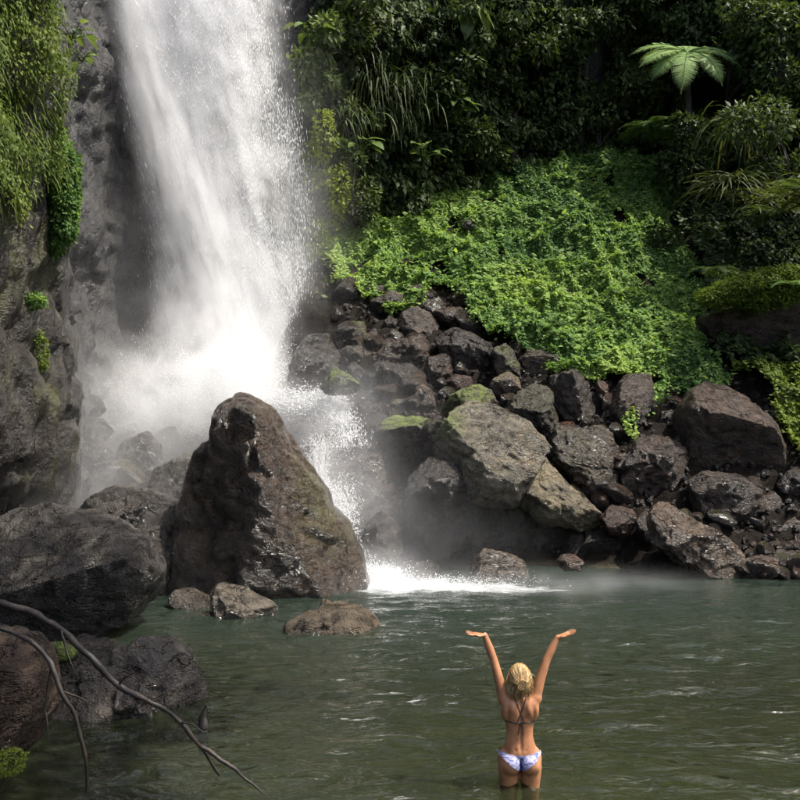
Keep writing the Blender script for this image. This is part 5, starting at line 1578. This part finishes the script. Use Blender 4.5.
for s in (-1, 1):                                                        # crossed shoulder straps
    strap([on_back(s * (.055 - t * .085), 1.435 - t * (1.435 - ZB)) for t in np.linspace(0.0, 1, 24)])
    strap([on_back(s * (.004 + t * .018), ZB - t * .095) + np.array([0, -.004, 0]) for t in np.linspace(0, 1, 10)], .0035)
    strap([np.array([s * (.122 + .006 * math.sin(math.pi * t)), -.03 + .10 * t, ZB + .02 * t]) for t in np.linspace(0, 1, 10)], .004)
link('bikini_strap', mesh_arrays('bikini_strap', np.concatenate(V), np.concatenate(F)), M_STRAPC, person)
# ties at the hips
# hair: a full cap gathered into a loose knot low at the back, with stray wavy locks
V, F, T, n_ = [], [], [], 0
rh = np.random.default_rng(5)
U, FI = ico(4)
cap = U * np.array([.085, .102, .101]) * (1 + 0.05 * fbm(U * 5, 3, 3) + 0.03 * fbm(U * np.array([14, 14, 4]), 2, 5))[:, None] + np.array([0, -.002, 1.578])
cut = ~((cap[:, 1] > .045) & (cap[:, 2] < 1.60))
kf = cut[FI].all(1)
V.append(cap); F.append(FI[kf]); T.append(np.clip(.55 + .9 * fbm(U * np.array([16, 16, 3]), 3, 8), 0, 1)); n_ += len(cap)
def lock(path, r, tint):
    global n_
    pts = spline(path, 14)
    v, f = tube_arrays(pts, np.interp(np.linspace(0, 1, 14), [0, .2, .8, 1], [r * .6, r, r * .8, r * .2]), 6)
    f = np.concatenate([f[:, [0, 1, 2]], f[:, [0, 2, 3]]])
    V.append(v); F.append(f + n_); T.append(np.full(len(v), tint)); n_ += len(v)
knot = np.array([.004, -.112, 1.545])
for k in range(420):
    az = rh.uniform(-1.0, math.pi + 1.0) ; el = rh.uniform(-.35, 1.45)
    d = np.array([math.cos(az) * math.cos(el), -math.sin(az) * math.cos(el), math.sin(el)])
    p0 = np.array([0, -.002, 1.578]) + d * np.array([.087, .104, .103])
    mid = (p0 + knot) * .5; c = mid - [0, 0, 1.575]; mid = np.array([0, 0, 1.575]) + c / (np.linalg.norm(c) + 1e-6) * rh.uniform(.098, .112)
    lock([p0, mid, knot + rh.normal(0, .022, 3)], rh.uniform(.0016, .0038), np.clip(rh.normal(.6, .26), 0, 1))
for k in range(220):
    a = rh.uniform(0, 6.28); rr_ = rh.uniform(.002, .044)
    p0 = knot + np.array([math.cos(a) * rr_, -.01, math.sin(a) * rr_]); p1 = knot + np.array([math.cos(a + 1.4) * rr_, -.035, math.sin(a + 1.4) * rr_]); p2 = knot + np.array([math.cos(a + 2.8) * rr_ * 1.1, -.012, math.sin(a + 2.8) * rr_ * 1.1])
    lock([p0, p1, p2], rh.uniform(.002, .004), np.clip(rh.normal(.48, .3), 0, 1))
for k in range(150):
    x = rh.normal(0, .034)
    p0 = knot + np.array([x * .7, -.01, rh.uniform(-.03, .0)])
    lock([p0, p0 + [x * .4, .01, -.05], p0 + [x * .5 + rh.normal(0, .01), .035, -rh.uniform(.05, .13)]], rh.uniform(.0014, .003), np.clip(rh.normal(.45, .28), 0, 1))
for k in range(160):                                                     # loose flyaway locks
    a = rh.uniform(-.3, math.pi + .3); el = rh.uniform(-.5, .9)
    d = np.array([math.cos(a) * math.cos(el), -math.sin(a) * math.cos(el), math.sin(el)])
    p0 = np.array([0, -.002, 1.578]) + d * np.array([.090, .106, .104])
    p1 = p0 + d * rh.uniform(.004, .018) + [0, 0, -.03]
    p2 = p1 + rh.normal(0, .016, 3) + [0, 0, -rh.uniform(.03, .075)]
    lock([p0, p1, p2], rh.uniform(.0012, .0028), np.clip(rh.normal(.6, .3), 0, 1))
me = mesh_arrays('hair', np.concatenate(V), np.concatenate(F))
fattr(me, 'tint', np.concatenate(T))
link('hair', me, M_HAIR, person)
